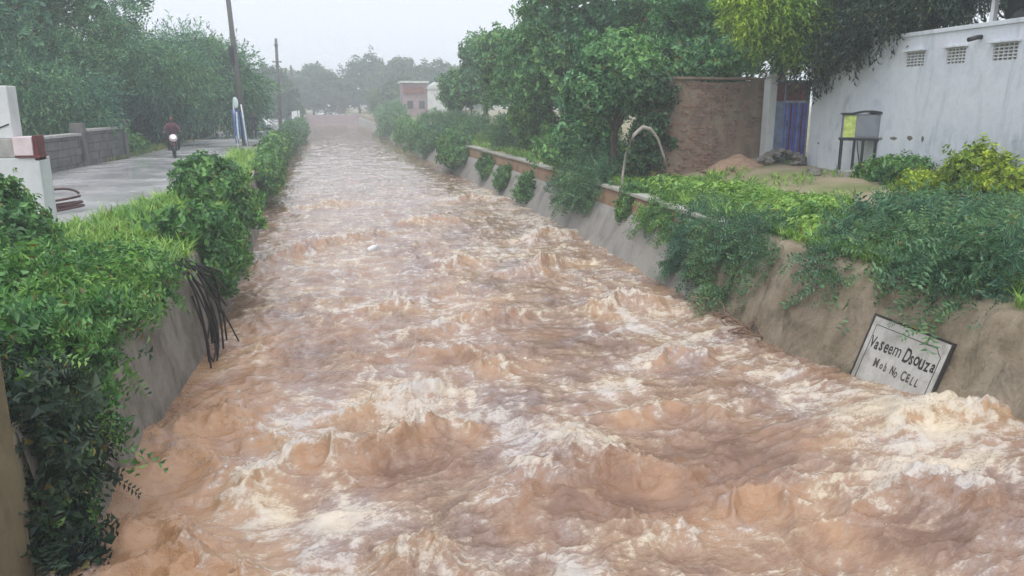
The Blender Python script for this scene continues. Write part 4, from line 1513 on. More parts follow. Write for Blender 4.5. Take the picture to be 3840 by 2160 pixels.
# bystander in dark clothes
ps = thing('person', 'bystander in dark clothes standing by the road beyond the blue banner', 'person', (-5.0, 55.0, 1.56), R(20))
J = [((0, 0, 0.92), (.15, .11)), ((0, 0, 1.12), (.15, .105)), ((0, 0, 1.36), (.18, .11)), ((0, 0, 1.43), (.09, .08)), ((0, 0, 1.51), (.05, .05)),
     ((.2, 0, 1.38), (.07, .065)), ((.25, 0.02, 1.12), (.05, .05)), ((.24, -0.04, 0.88), (.04, .04)),
     ((-.2, 0, 1.38), (.07, .065)), ((-.25, 0.02, 1.12), (.05, .05)), ((-.24, -0.04, 0.88), (.04, .04)),
     ((.10, 0, 0.80), (.095, .095)), ((.11, -0.01, 0.46), (.065, .065)), ((.11, 0.02, 0.07), (.045, .05)), ((.12, -0.13, 0.035), (.035, .03)),
     ((-.10, 0, 0.80), (.095, .095)), ((-.12, 0.03, 0.46), (.065, .065)), ((-.13, 0.06, 0.07), (.045, .05)), ((-.14, -0.09, 0.035), (.035, .03))]
Eg = [(0, 1), (1, 2), (2, 3), (3, 4), (3, 5), (5, 6), (6, 7), (3, 8), (8, 9), (9, 10), (0, 11), (11, 12), (12, 13), (13, 14), (0, 15), (15, 16), (16, 17), (17, 18)]
skin_body('body', J, Eg, 'cloth_dark', ps)
head(ps, (0, -0.01, 1.64), 0.115)

# blue and pale roadside banner on two posts
bn = thing('roadside_banner', 'ragged narrow blue and white cloth banner hung between two posts at the roadside', 'banner', (-4.75, 44.3, 1.53), R(-8))
rr = random.Random(4)
for i in range(7):
    u0, u1 = -0.30 + i * 0.082, -0.30 + (i + 1) * 0.082 - 0.006
    zt = 2.12 + rr.uniform(-.12, .10) - 0.05 * i
    zb = rr.uniform(0.25, 0.75)
    mb = MB()
    pts = [(zb + (zt - zb) * q / 8) for q in range(9)]
    b = mb.b
    ra = []
    for q, z in enumerate(pts):
        w = 0.05 * math.sin(z * 3 + i) + 0.03 * ((i % 2) * 2 - 1)
        dx = 0.05 * (2.1 - z) * (0.5 if i < 3 else 0.9)
        ra.append([b.verts.new((u0 + dx, w, z)), b.verts.new((u1 + dx, w + 0.02, z)), b.verts.new((u1 + dx, w + 0.035, z)), b.verts.new((u0 + dx, w + 0.015, z))])
    for p, q in zip(ra, ra[1:]):
        for c in range(4):
            b.faces.new((p[c], p[(c + 1) % 4], q[(c + 1) % 4], q[c]))
    b.faces.new(ra[0]); b.faces.new(ra[-1][::-1])
    mb.build('cloth_strip', ('banner_blue', 'banner_blue', 'banner_pale', 'banner_blue', 'cloth_dark', 'banner_blue', 'banner_pale')[i], bn, True)
mb = MB(); mb.blob((-0.10, 0.0, 2.38), (0.15, 0.06, 0.30), 3, 0.06, 8); mb.build('top_bundle', 'banner_pale', bn, True)
for s_, lean_ in ((-.20, 0.04), (.26, 0.10)):
    mb = MB(); mb.tube([(s_ + lean_, 0.06, -0.1), (s_, 0.07, 1.2), (s_ - lean_, 0.07, 2.3)], 0.035, 7); mb.build('post', 'paint_white', bn)

# white parked car
ca = thing('parked_car', 'white car parked on the road edge by the canal, far along', 'car', (-5.25, 64.0, 1.55), R(3))
side = [(-2.0, .32), (-2.05, .62), (-1.9, .86), (-1.15, .98), (-0.55, 1.42), (0.85, 1.44), (1.55, 1.02), (1.98, .96), (2.05, .60), (1.98, .32)]
b = bmesh.new()
rowsc = []
for xq, kx in ((-0.84, 0.0), (-0.80, 1.0), (-0.45, 1.03), (0.45, 1.03), (0.80, 1.0), (0.84, 0.0)):
    rr_ = []
    for (yy_, zz_) in side:
        tk = max(0, (zz_ - 0.95)) * 0.42
        xx = xq * (1 - tk) if kx else xq * (1 - tk) * 0.985
        zz2 = zz_ * (1.0 if zz_ < 0.5 else (0.94 + 0.06 * kx))
        rr_.append(b.verts.new((xx, yy_, zz2)))
    rowsc.append(rr_)
for p, q in zip(rowsc, rowsc[1:]):
    for i in range(len(side)):
        j = (i + 1) % len(side)
        b.faces.new((p[i], p[j], q[j], q[i]))
b.faces.new(rowsc[0][::-1]); b.faces.new(rowsc[-1])
bmesh.ops.recalc_face_normals(b, faces=b.faces)
me = bpy.data.meshes.new('body'); b.to_mesh(me); b.free()
link('body', me, ca, 'paint_white')
mb = MB(); mb.prism([(-.60, 1.01), (.60, 1.01), (.50, 1.40), (-.50, 1.40)], 'y', -0.03, 0.03)
o = mb.build('windscreen', 'window_glass', ca); o.rotation_euler = (R(-50), 0, 0); o.location = (0, -1.72, 0.42)
mb = MB(); mb.prism([(-.55, 1.06), (.55, 1.06), (.48, 1.38), (-.48, 1.38)], 'y', -0.02, 0.02)
o = mb.build('rear_window', 'window_glass', ca); o.location = (0, 1.22, 0.0); o.rotation_euler = (R(0), 0, 0)
for s in (-1, 1):
    mb = MB(); mb.prism([(-.85, 1.02), (.95, 1.04), (.70, 1.36), (-.45, 1.36)], 'x', s * 0.735, s * 0.775); mb.build('side_window', 'window_glass', ca)
    mb = MB(); mb.box((s * .62 - .16, -2.075, .64), (s * .62 + .16, -1.99, .78), 0.02); mb.build('headlight', 'grey_metal', ca)
    for y_ in (-1.3, 1.3):
        mb = MB(); mb.disc_ring((s * .76, y_, .31), (1, 0, 0), 0.17, 0.31, 0.09); w_ = mb.build('wheel', 'rubber', ca)
        mb = MB(); mb.disc_ring((s * .79, y_, .31), (1, 0, 0), 0.03, 0.165, 0.05); mb.build('rim', 'grey_metal', w_)
mb = MB(); mb.box((-.80, -2.10, .36), (.80, -1.98, .56), 0.03); mb.build('bumper', 'black_metal', ca)
mb = MB(); mb.box((-.26, -2.115, .42), (.26, -2.102, .53)); mb.build('number_plate', 'yellow_panel', ca)

# white guard posts far along the left bank
mb = MB(); mb.box((-.12, -.12, -.2), (.12, .12, 1.35), 0.03)
g0 = mb.build('guard_post', 'paint_white')
for i, (x_, y_) in enumerate(((-5.0, 112), (-4.9, 116), (-4.85, 121), (-4.7, 126), (-4.6, 132))):
    o = g0 if i == 0 else g0.copy()
    if i:
        COL.objects.link(o)
    o.location = (x_, y_, 1.45)
    tag(o, ('nearest', 'second nearest', 'middle', 'second farthest', 'farthest')[i] + ' of the five white guard posts on the far left bank', 'guard post', 'white guard posts on the far left bank')

# far low brick bridge closing the canal
fb = thing('far_bridge', 'low mauve grey bridge across the canal in the far haze', 'bridge', (0.5, 166, 0))
mb = MB(); mb.box((-9, 0, -1.2), (8, 3.5, 1.1), 0.03); mb.build('deck', 'house_mauve', fb)
for y_ in (0.0, 3.2):
    mb = MB(); mb.box((-9, y_, 1.102), (8, y_ + 0.3, 1.5), 0.02); mb.build('parapet', 'house_mauve', fb)

# far house
fh = thing('far_house', 'mauve and white house with flat pale roof edge in the haze across the canal', 'house', (11.9, 112, 1.9))
mb = MB(); mb.box((-2.0, 0, 0), (1.35, 5, 4.7)); mb.build('wall', 'house_mauve', fh)
mb = MB(); mb.box((-2.25, -0.5, 4.702), (1.6, 5.2, 4.95), 0.02); mb.build('roof', 'house_pale', fh)
mb = MB(); mb.box((-1.9, -0.25, 3.3), (0.9, -0.002, 4.2)); mb.build('sunshade', 'roof_red', fh)
mb = MB(); mb.box((1.352, -0.8, 0), (4.2, 4, 3.9)); mb.build('annexe_wall', 'house_pale', fh)
mb = MB(); mb.prism([(1.2, 3.902), (4.4, 3.902), (2.8, 4.9)], 'y', -1.0, 4.2); mb.build('gable_roof', 'house_pale', fh)
for (a, c) in ((-1.4, 1.2), (0.2, 1.2)):
    mb = MB(); mb.box((a, -0.04, c), (a + .8, -0.002, c + 1.1)); mb.build('window', 'window_glass', fh)

# fence of pale posts under the right-hand trees
fe = thing('post_fence', 'row of pale wooden fence posts under the trees on the right bank', 'fence', (0, 0, 0))
for i in range(11):
    t = i / 10
    x_, y_ = 10.2 + (9.6 - 10.2) * t, 66 - 26 * t
    z_ = gz(x_, y_)
    mb = MB(); mb.tube([(x_, y_, z_ - .1), (x_ + random.uniform(-.08, .08), y_, z_ + .8), (x_ + random.uniform(-.14, .14), y_, z_ + random.uniform(1.3, 1.7))], 0.06, 6); mb.build('post', 'bark_pale' if i % 3 else 'bark', fe)
for z_ in (0.55, 1.1):
    mb = MB(); mb.tube([(10.2, 66, gz(10.2, 66) + z_), (9.9, 53, gz(9.9, 53) + z_), (9.6, 40, gz(9.6, 40) + z_)], 0.02, 5); mb.build('rail', 'bark_pale', fe)

# ------------------------------------------------------------------ trees
# left of the road
GL = 'trees along the far side of the road'
tree('tallest broad tree above the stone wall at the far left, reaching the top edge', (-15.5, 40, 1.6),
     [(0.5, 0, 6.6, 3.4, 3, 2.4), (3.6, -0.5, 5.6, 2.6, 2.4, 1.9), (5.2, 0.8, 7.2, 2.2, 2.0, 1.5), (-2, 1, 7.6, 3, 3, 2.2), (3.0, 0, 8.6, 2.6, 2.4, 1.5)], 3000, 3.4, mat='leaf_road', size=(0.6, 1.0), trunk=0.32, lean=(0.6, 0), seed=1, group=GL, droop=0.7)
tree('low drooping tree behind the stone wall', (-12.6, 36.5, 1.6),
     [(0, 0, 2.6, 2.2, 1.6, 1.7), (1.8, 0.6, 2.3, 1.6, 1.4, 1.6), (-2.2, 0, 2.6, 1.8, 1.6, 1.7)], 2600, 1.5, kind='strand', mat='leaf_road', size=(0.7, 1.2), trunk=0.18, seed=2, group=GL, droop=1.2)
tree('mid drooping tree over the road behind the rider', (-11.2, 48, 1.6),
     [(1.2, 0, 4.3, 2.6, 2.2, 1.9), (-1.6, 0.5, 4.5, 2.6, 2.2, 2.0), (3.0, 0.5, 3.4, 1.7, 1.8, 1.7), (0.3, 0, 2.6, 2.4, 1.8, 1.4)], 3200, 2.2, kind='strand', mat='leaf_road', size=(1.0, 1.6), trunk=0.24, seed=3, group=GL, droop=1.2)
tree('dense rounded tree right of the others, behind the nearest pole', (-9.6, 58, 1.6),
     [(1.6, 0, 4.2, 2.4, 2.2, 2.2), (3.6, 0.5, 3.6, 1.8, 1.8, 2.0), (0, 0, 5.2, 2.4, 2.2, 1.6), (3.0, 0, 2.2, 2.0, 1.8, 1.3)], 3000, 2.0, kind='strand', mat='leaf_road', size=(1.0, 1.7), trunk=0.26, seed=4, group=GL, droop=1.0)
tree('hazy tree at the right end of the roadside row', (-11.0, 80, 1.6),
     [(1.0, 0, 2.6, 2.4, 2.4, 1.7), (2.4, 0, 1.9, 1.5, 2.0, 1.3)], 1900, 1.6, mat='leaf_road', size=(0.7, 1.1), trunk=0.24, seed=5, group=GL)
tree('pale tall tree at the left edge behind the slab-topped pillar', (-18.5, 46, 1.6),
     [(0, 0, 5.0, 4, 3, 3), (3.5, 0, 3.6, 3, 2.5, 2.4), (-3.5, 0, 6, 3.5, 3, 3)], 2600, 3, mat='leaf_road', size=(0.8, 1.2), trunk=0.3, seed=6, group=GL, droop=0.7)
tree('tree filling the gap low behind the middle of the stone wall', (-12.2, 62, 1.6),
     [(0, 0, 3.6, 3.4, 2.5, 2.6), (-4, -4, 3.4, 3.4, 2.5, 2.6)], 1900, 2, mat='leaf_road', size=(0.8, 1.25), trunk=0.26, seed=7, group=GL, droop=0.7)
# far, in the haze
GF = 'hazy trees at the far end of the canal'
far = [(-9.5, 128, 6.8, 5.0, 'low hazy tree left of the thin far pole'), (-3.5, 178, 10.0, 6.5, 'hazy tree just right of the thin far pole'), (6.5, 186, 12.6, 8.0, 'tallest hazy tree at the centre of the far row'),
       (15.5, 176, 11.6, 7.0, 'hazy rounded tree right of the tallest far one'), (22.0, 165, 10.4, 6.5, 'hazy tree at the right end of the far row'), (-15, 170, 9.0, 7.0, 'hazy tree at the left end of the far row'),
       (12.0, 140, 6.5, 4.5, 'lower hazy tree in front of the far row, left of the house'), (30, 190, 11, 8, 'hazy tree behind the house, mostly hidden')]
for i, (x_, y_, h, r_, lb) in enumerate(far):
    rr = random.Random(i)
    bl = [(rr.uniform(-.2, .2) * r_, 0, h * 0.52, r_ * 0.75, r_ * 0.7, h * 0.36), (-r_ * 0.5, 0, h * 0.42, r_ * 0.55, r_ * 0.5, h * 0.33), (r_ * 0.5, 0, h * 0.40, r_ * 0.55, r_ * 0.5, h * 0.33), (rr.uniform(-.3, .3) * r_, 0, h * 0.75, r_ * 0.45, r_ * 0.45, h * 0.24)]
    tree(lb, (x_, y_, 1.6), bl, 1100, h * 0.3, kind='broad', mat='leaf_far', size=(1.2, 2.0), trunk=0.3, seed=20 + i, group=GF, clumps=30)
# right bank
GR = 'trees on the right bank'
tree('dark tree over the fence posts, left end of the right bank row', (11.2, 58, 1.9),
     [(0, 0, 3.6, 2.2, 2.2, 1.7), (-1.9, 0, 3.0, 1.5, 1.6, 1.3), (0.8, 0, 5.4, 1.8, 1.8, 1.5), (-0.8, 0, 5.6, 1.2, 1.2, 1.3), (2.4, 0, 4.2, 1.6, 1.6, 1.6)], 2500, 1.8, mat='leaf_right', kind='broad', size=(0.4, 0.65), trunk=0.24, seed=40, group=GR, clumps=34)
tree('green tree between the fence tree and the biggest one', (10.4, 44, 1.9),
     [(0, 0, 3.4, 2.2, 2.2, 1.8), (1.4, 0, 5.0, 2.0, 2.0, 1.6), (-0.8, -0.5, 4.6, 1.5, 1.6, 1.4), (2.6, 0, 3.4, 1.8, 1.8, 1.6)], 2600, 1.6, mat='leaf_right', kind='broad', size=(0.35, 0.6), trunk=0.22, seed=46, group=GR, clumps=34)
tree('biggest green tree on the right bank, filling the upper centre right', (11.2, 33, 1.9),
     [(0, 0, 4.0, 3.0, 2.6, 2.2), (-2.2, 0.5, 3.2, 1.9, 2.0, 1.7), (2.8, -0.8, 4.2, 2.6, 2.4, 2.1), (0.2, 0, 6.4, 2.8, 2.6, 1.7), (-1.6, 0, 5.6, 1.9, 2.0, 1.6), (3.4, 0, 6.4, 2.6, 2.4, 1.6), (-0.3, -2.0, 2.4, 1.7, 1.5, 1.2), (1.6, -2.6, 3.2, 1.9, 1.6, 1.5)], 6800, 2.0, mat='leaf_right', kind='broad', size=(0.28, 0.52), trunk=0.30, seed=41, group=GR, clumps=40, sigma=0.12)
tree('green tree spreading over the brown wall', (12.6, 25.2, 2.0),
     [(-0.4, 0, 3.7, 1.7, 1.5, 1.3), (1.3, 0.3, 3.9, 1.7, 1.5, 1.4), (-1.6, -0.8, 2.9, 1.3, 1.2, 0.9), (0.2, 0, 5.2, 2.2, 1.8, 1.3), (2.6, 0.4, 5.0, 1.9, 1.6, 1.5), (-2.4, -0.5, 2.3, 1.0, 1.0, 0.8), (-1.0, -2.6, 3.1, 1.0, 0.9, 0.6)], 6200, 2.0, mat='leaf_right', kind='broad', size=(0.22, 0.42), trunk=0.22, seed=42, group=GR, clumps=40, sigma=0.12)
tree('shady tree left of the brown wall above the dead branch', (8.6, 23.4, 1.85),
     [(-0.6, 0.2, 2.3, 1.1, 1.1, 0.7), (0.5, -0.2, 2.5, 1.1, 1.0, 0.7), (0.0, 0.2, 3.2, 1.3, 1.3, 0.9), (0.5, -1.1, 2.75, 0.8, 0.6, 0.5)], 3000, 1.2, mat='leaf_right', kind='broad', size=(0.20, 0.36), trunk=0.14, seed=43, group=GR, clumps=36, sigma=0.13)
tree('yellow green tree with weeping strands hanging over the blue gate', (14.2, 23.4, 2.1),
     [(-2.3, -3.9, 4.25, 0.70, 0.5, 0.65), (-1.7, -3.9, 4.05, 0.55, 0.4, 0.55), (-2.7, -3.6, 5.1, 1.1, 0.7, 0.9), (-1.4, -3.4, 5.0, 0.9, 0.8, 0.9), (-3.1, -3.8, 4.5, 0.5, 0.4, 0.6), (-1.15, -3.9, 3.95, 0.35, 0.35, 0.5)], 3000, 3.4, kind='strand', mat='leaf_willow', size=(0.65, 1.05), trunk=0.20, seed=44, group=GR, droop=2.0, up=0, clumps=26, sigma=0.16, inner=0.3)
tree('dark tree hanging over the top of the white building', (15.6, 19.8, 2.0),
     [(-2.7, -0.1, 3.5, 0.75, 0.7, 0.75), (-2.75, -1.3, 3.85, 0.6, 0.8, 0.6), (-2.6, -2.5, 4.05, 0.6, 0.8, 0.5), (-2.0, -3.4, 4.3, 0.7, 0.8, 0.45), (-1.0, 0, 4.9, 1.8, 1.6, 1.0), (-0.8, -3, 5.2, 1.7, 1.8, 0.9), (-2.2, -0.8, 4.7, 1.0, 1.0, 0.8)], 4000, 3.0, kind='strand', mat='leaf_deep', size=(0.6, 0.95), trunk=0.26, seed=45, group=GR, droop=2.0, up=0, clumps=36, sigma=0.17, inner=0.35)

# ------------------------------------------------------------------ bushes, right bank
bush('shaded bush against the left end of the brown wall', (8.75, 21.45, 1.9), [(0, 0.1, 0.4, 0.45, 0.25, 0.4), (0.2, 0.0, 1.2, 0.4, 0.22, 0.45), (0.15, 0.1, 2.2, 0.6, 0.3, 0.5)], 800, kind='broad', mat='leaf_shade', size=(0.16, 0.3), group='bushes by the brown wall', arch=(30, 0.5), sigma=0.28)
GB = 'bushes overhanging the right canal wall'
bz_ = lambda x, y: (x, y, gz(x, y))
bush('feathery bush drooping over the wall above the painted sign, nearest the bridge', (8.3, 9.5, 1.55),
     [(-0.2, 0.7, 0.25, 0.60, 0.85, 0.36), (-0.1, -0.5, 0.35, 0.65, 0.8, 0.38), (-0.60, 1.1, -0.20, 0.30, 0.55, 0.30), (-0.50, -0.6, 0.0, 0.30, 0.60, 0.30), (0.6, 0.4, 0.55, 0.7, 0.9, 0.32), (-0.2, -1.5, 0.4, 0.7, 0.7, 0.4), (-0.6, -1.3, 0.0, 0.3, 0.5, 0.3), (0.3, 1.3, 0.4, 0.6, 0.6, 0.3), (-0.72, 0.6, -0.36, 0.22, 0.5, 0.2)],
     2700, size=(0.17, 0.34), droop=0.5, group=GB, clumps=18, sigma=0.24, arch=(120, 0.75, 0.7))
bush('large bush pouring down the wall, mid right, almost to the water', (7.8, 13.9, 1.5),
     [(-0.05, 0.5, 0.0, 0.45, 0.9, 0.34), (-0.30, 0.0, -0.42, 0.30, 0.85, 0.42), (-0.48, 0.1, -0.85, 0.24, 0.65, 0.36), (-0.15, -0.9, -0.1, 0.45, 0.8, 0.38), (-0.38, 1.0, -0.55, 0.26, 0.7, 0.40), (-0.35, -1.0, -0.5, 0.26, 0.6, 0.36), (0.1, 1.6, 0.0, 0.4, 0.6, 0.28), (-0.62, -0.7, -1.05, 0.2, 0.6, 0.28), (-0.55, 1.2, -1.0, 0.22, 0.6, 0.3), (-0.3, -1.7, -0.25, 0.3, 0.6, 0.35)],
     3000, size=(0.16, 0.32), droop=0.7, group=GB, clumps=20, sigma=0.24, arch=(110, 0.6, 1.0))
bush('blue green bush leaning off the canal wall beyond the clay course', (8.0, 23.6, 1.55),
     [(-0.1, 0, 0.10, 0.8, 1.3, 0.45), (-0.55, -0.7, -0.25, 0.42, 0.9, 0.42), (-0.6, 0.6, -0.45, 0.40, 0.8, 0.45), (0.3, 0.9, 0.45, 0.7, 0.9, 0.4), (0.2, -1.2, 0.25, 0.55, 0.7, 0.32)], 1500, size=(0.22, 0.42), droop=0.5, group=GB, clumps=18, sigma=0.22, arch=(60, 0.8, 0.9))
bush('narrow dark clump hanging against the clay course', (7.80, 19.6, 1.5), [(0, 0, -0.02, 0.24, 0.40, 0.32), (-0.14, 0.05, -0.42, 0.20, 0.34, 0.34)], 650, kind='broad', mat='leaf_broad', size=(0.12, 0.22), droop=0.6, group=GB)
bush('low bush trailing over the wall between clay course and large bush', (7.8, 16.9, 1.45), [(-0.05, 0.3, -0.05, 0.34, 0.8, 0.30), (-0.2, -0.5, -0.25, 0.28, 0.65, 0.32), (-0.25, 1.0, -0.35, 0.18, 0.35, 0.30)], 900, kind='frond', mat='leaf_vine', size=(0.15, 0.28), droop=0.5, group=GB, arch=(60, 0.5, 0.9))
bush('dark bush on the canal wall edge, farthest large one on the right', (7.3, 46.5, 1.2), [(-0.1, 0, 0.0, 0.9, 3.0, 0.75), (-0.5, -2.0, -0.3, 0.6, 1.8, 0.6), (0.2, 2.0, 0.4, 0.8, 2.2, 0.6)], 1500, kind='broad', mat='leaf_broad', size=(0.28, 0.5), droop=0.3, group=GB)
for (y_, s, z_, lb) in ((37.5, .5, .75, 'small dark clump on the wall face, farthest of three'), (33.8, .5, .55, 'small dark clump on the wall face, middle of three'), (29.8, .55, .50, 'small dark clump on the wall face, nearest of three')):
    bush(lb, (float(xr(y_)) + 0.36, y_, z_), [(-0.1, 0, 0, s * .8, s * 1.3, s), (0, 0.5, 0.3, s * .6, s, s * .6)], 420, kind='broad', mat='leaf_broad', size=(0.15, 0.28), droop=0.4, group='small clumps rooted in the right wall face', nst=3)
GS = 'bushes spilling over the far right wall'
ords = ['nearest', 'second', 'third', 'farthest']
for i, (y_, ln_, h) in enumerate(((57, 2.4, .5), (65, 3.2, .6), (76, 4.5, .8), (93, 9.0, 1.1))):
    x0 = float(xr(y_))
    bush(ords[i] + ' of the scruffy bushes spilling over the far right wall', (x0 + 0.75, y_, 1.55),
         [(0.05, 0, 0.1, 0.55, ln_, h * .7), (-0.35, -ln_ * .3, -0.45, 0.35, ln_ * .6, h * .8), (-0.45, ln_ * .4, -0.75, 0.3, ln_ * .5, h * .8)], 700, kind='mixed', mat=('leaf_feather', 'leaf_broad', 'leaf_vine')[i % 3],
         size=(0.13 + y_ * .0035, 0.24 + y_ * .005), droop=0.4, group=GS, clumps=14, sigma=0.26, arch=(20, 0.5 + y_ * .008, 0.7))
GBK = 'bushes standing on the right bank'
bush('round pale green bush on the bank left of the leafy shrub', (8.7, 38.5, 1.75), [(0, 0, 0.5, 1.1, 1.3, 0.8), (0.4, 0.4, 0.9, 0.8, 0.8, 0.6)], 1300, size=(0.28, 0.46), group=GBK)
bush('leafy shrub on the bank in front of the dark tree', (8.4, 26.8, 1.7), [(-0.3, 0, 0.7, 0.9, 0.9, 0.7), (0.5, 0.2, 1.15, 0.8, 0.8, 0.65), (0.7, -0.2, 0.5, 0.8, 0.8, 0.55)], 1300, kind='broad', mat='leaf_right', size=(0.2, 0.36), group=GBK, arch=(40, 0.9))
bush('bright green leafy bush under the big right bank tree', (9.4, 34.0, 1.8), [(0, 0, 0.9, 1.0, 1.0, 1.0), (0.7, -0.6, 0.7, 0.9, 0.8, 0.8), (-0.6, 0.8, 1.3, 0.8, 0.8, 0.9)], 1500, kind='broad', mat='leaf_vine', size=(0.25, 0.42), group=GBK)
bush('hazy bush row on the bank below the fence posts', (8.4, 56, 1.7), [(0, 0, 0.5, 0.9, 4.5, 0.7), (-0.2, 9, 0.5, 0.9, 4.5, 0.7), (0.2, -8, 0.4, 0.8, 3.5, 0.6), (1.2, 2, 0.6, 0.9, 6, 0.7)], 2000, size=(0.4, 0.65), mat='leaf_feather', group=GBK, clumps=36)
bush('faint hazy bushes on the right bank farthest off', (7.6, 92, 1.7), [(0, 0, 0.5, 1.2, 9, 1.0), (0.2, 16, 0.6, 1.4, 9, 1.1), (1.5, 30, 0.8, 1.4, 12, 1.3)], 1300, size=(0.6, 1.0), mat='leaf_feather', group=GBK, clumps=36)
bush('yellow green rounded bush at the white wall, right edge of the frame', bz_(12.0, 12.6), [(0, 0.0, 0.42, 0.45, 0.55, 0.50), (0.1, -0.6, 0.30, 0.5, 0.6, 0.40)], 1100, kind='broad', mat='leaf_yellow', size=(0.12, 0.21), group=GBK)
bush('low yellow bush between the green wall-foot bush and the rounded one', bz_(11.7, 13.7), [(0, 0, 0.18, 0.45, 0.55, 0.26), (0.3, -0.5, 0.22, 0.4, 0.4, 0.30)], 850, kind='broad', mat='leaf_yellow', size=(0.11, 0.2), group=GBK)
bush('green bush at the foot of the white wall beside the electrical box', bz_(12.35, 15.6), [(0, 0, 0.16, 0.38, 0.6, 0.28), (-0.1, -0.7, 0.24, 0.42, 0.5, 0.32), (0.1, 0.7, 0.08, 0.32, 0.35, 0.20)], 1200, kind='broad', mat='leaf_vine', size=(0.11, 0.2), group=GBK)
bush('grey green scrub on the slope behind the feathery wall bush', bz_(9.9, 11.2), [(0, 0, 0.15, 0.7, 0.8, 0.30), (0.5, -0.9, 0.22, 0.7, 0.8, 0.35), (-0.3, 0.8, 0.12, 0.6, 0.6, 0.25)], 1000, size=(0.16, 0.28), group=GBK, arch=(60, 0.6))
bush('bright yellow green weed patch on the slope above the large wall bush', bz_(8.75, 13.9), [(-0.2, 0.8, 0.10, 0.7, 1.1, 0.28), (0.2, -0.6, 0.12, 0.8, 1.0, 0.30), (-0.45, -1.6, 0.05, 0.45, 0.6, 0.30), (0.9, 0.6, 0.08, 0.7, 1.0, 0.22)], 2600, kind='broad', mat='leaf_bright', size=(0.11, 0.2), group=GBK, up=0.6, droop=0.1, clumps=34, sigma=0.25)
bush('bright weed patch behind the coping above the clay course', bz_(8.7, 17.8), [(-0.1, 0.8, 0.06, 0.6, 1.4, 0.24), (0.3, -1.0, 0.08, 0.7, 1.2, 0.25), (1.0, -0.2, 0.05, 0.6, 1.0, 0.2)], 1900, kind='broad', mat='leaf_bright', size=(0.12, 0.22), group=GBK, up=0.6, droop=0.1, clumps=34, sigma=0.25)

# ------------------------------------------------------------------ bushes, left bank
GV = 'creepers and bushes on the left canal wall'
bush('thick green creeper mass draped over the left wall, nearest the camera', (-3.0, 8.9, 1.55),
     [(0.15, 0.6, 0.08, 0.48, 1.0, 0.32), (0.36, -0.9, -0.12, 0.26, 0.5, 0.30), (0.42, -1.5, -0.48, 0.24, 0.45, 0.36), (-0.6, 0.2, 0.30, 0.8, 1.1, 0.35), (0.46, -1.95, -0.75, 0.20, 0.35, 0.32), (-0.5, -1.2, 0.2, 0.8, 0.9, 0.4), (0.15, 1.5, 0.03, 0.40, 0.6, 0.28), (0.1, -0.6, 0.15, 0.45, 0.7, 0.28)],
     2700, kind='mixed', mat='leaf_vine', size=(0.12, 0.24), droop=0.5, group=GV, clumps=18, sigma=0.28, arch=(130, 0.5, 0.9))
bush('low creeper carpet on the left bank between pillar and hanging cables', (-3.5, 11.6, 1.5),
     [(0.5, 0.0, 0.06, 0.55, 1.1, 0.20), (-0.5, -0.2, 0.10, 0.9, 1.2, 0.24), (-1.4, -0.8, 0.14, 0.8, 1.1, 0.30), (0.8, -0.7, -0.05, 0.35, 0.7, 0.30)],
     1700, kind='mixed', mat='leaf_vine', size=(0.12, 0.24), droop=0.1, up=0.4, group=GV, clumps=20, sigma=0.3, arch=(90, 0.5, 0.6))
bush('dark leafy bush beside the hanging cables on the left wall', (-2.55, 15.4, 1.4),
     [(0.15, 0, 0.05, 0.42, 0.9, 0.40), (0.32, -0.6, -0.35, 0.30, 0.6, 0.42), (0.30, 0.9, -0.3, 0.28, 0.6, 0.45), (0.0, -0.6, 0.35, 0.45, 0.6, 0.28)],
     1700, kind='broad', mat='leaf_broad', size=(0.14, 0.28), droop=0.4, group=GV, clumps=18, sigma=0.24, arch=(50, 0.5, 1.0))
bush('bright leafy shrub standing on the left wall between road and water', (-2.85, 19.6, 1.5),
     [(0.1, 0, 0.45, 0.60, 0.75, 0.48), (-0.3, 0.2, 0.75, 0.42, 0.5, 0.32), (0.42, -0.2, 0.0, 0.38, 0.6, 0.45), (0.5, 0.8, -0.15, 0.35, 0.6, 0.40)],
     2000, kind='broad', mat='leaf_broad', size=(0.15, 0.28), droop=0.2, up=0.3, group=GV, clumps=20, sigma=0.22, arch=(60, 0.65, 0.5))
bush('bush hiding the foot of the white roadside pillar at the left edge', (-5.2, 13.7, 1.5),
     [(0, 0, 0.55, 0.62, 0.7, 0.55), (-0.7, 0.2, 0.75, 0.6, 0.7, 0.55), (0.3, -0.6, 0.3, 0.6, 0.6, 0.4)],
     2300, kind='broad', mat='leaf_broad', size=(0.12, 0.22), group=GV, clumps=26)
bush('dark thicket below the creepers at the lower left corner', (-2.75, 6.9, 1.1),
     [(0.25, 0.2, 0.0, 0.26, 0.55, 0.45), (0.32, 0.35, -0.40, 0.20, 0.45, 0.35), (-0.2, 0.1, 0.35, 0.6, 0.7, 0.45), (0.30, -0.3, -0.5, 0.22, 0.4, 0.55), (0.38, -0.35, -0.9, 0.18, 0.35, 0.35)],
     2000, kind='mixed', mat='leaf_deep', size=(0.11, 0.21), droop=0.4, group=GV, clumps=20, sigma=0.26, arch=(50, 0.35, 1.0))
GH = 'hedge bushes along the far left canal edge'
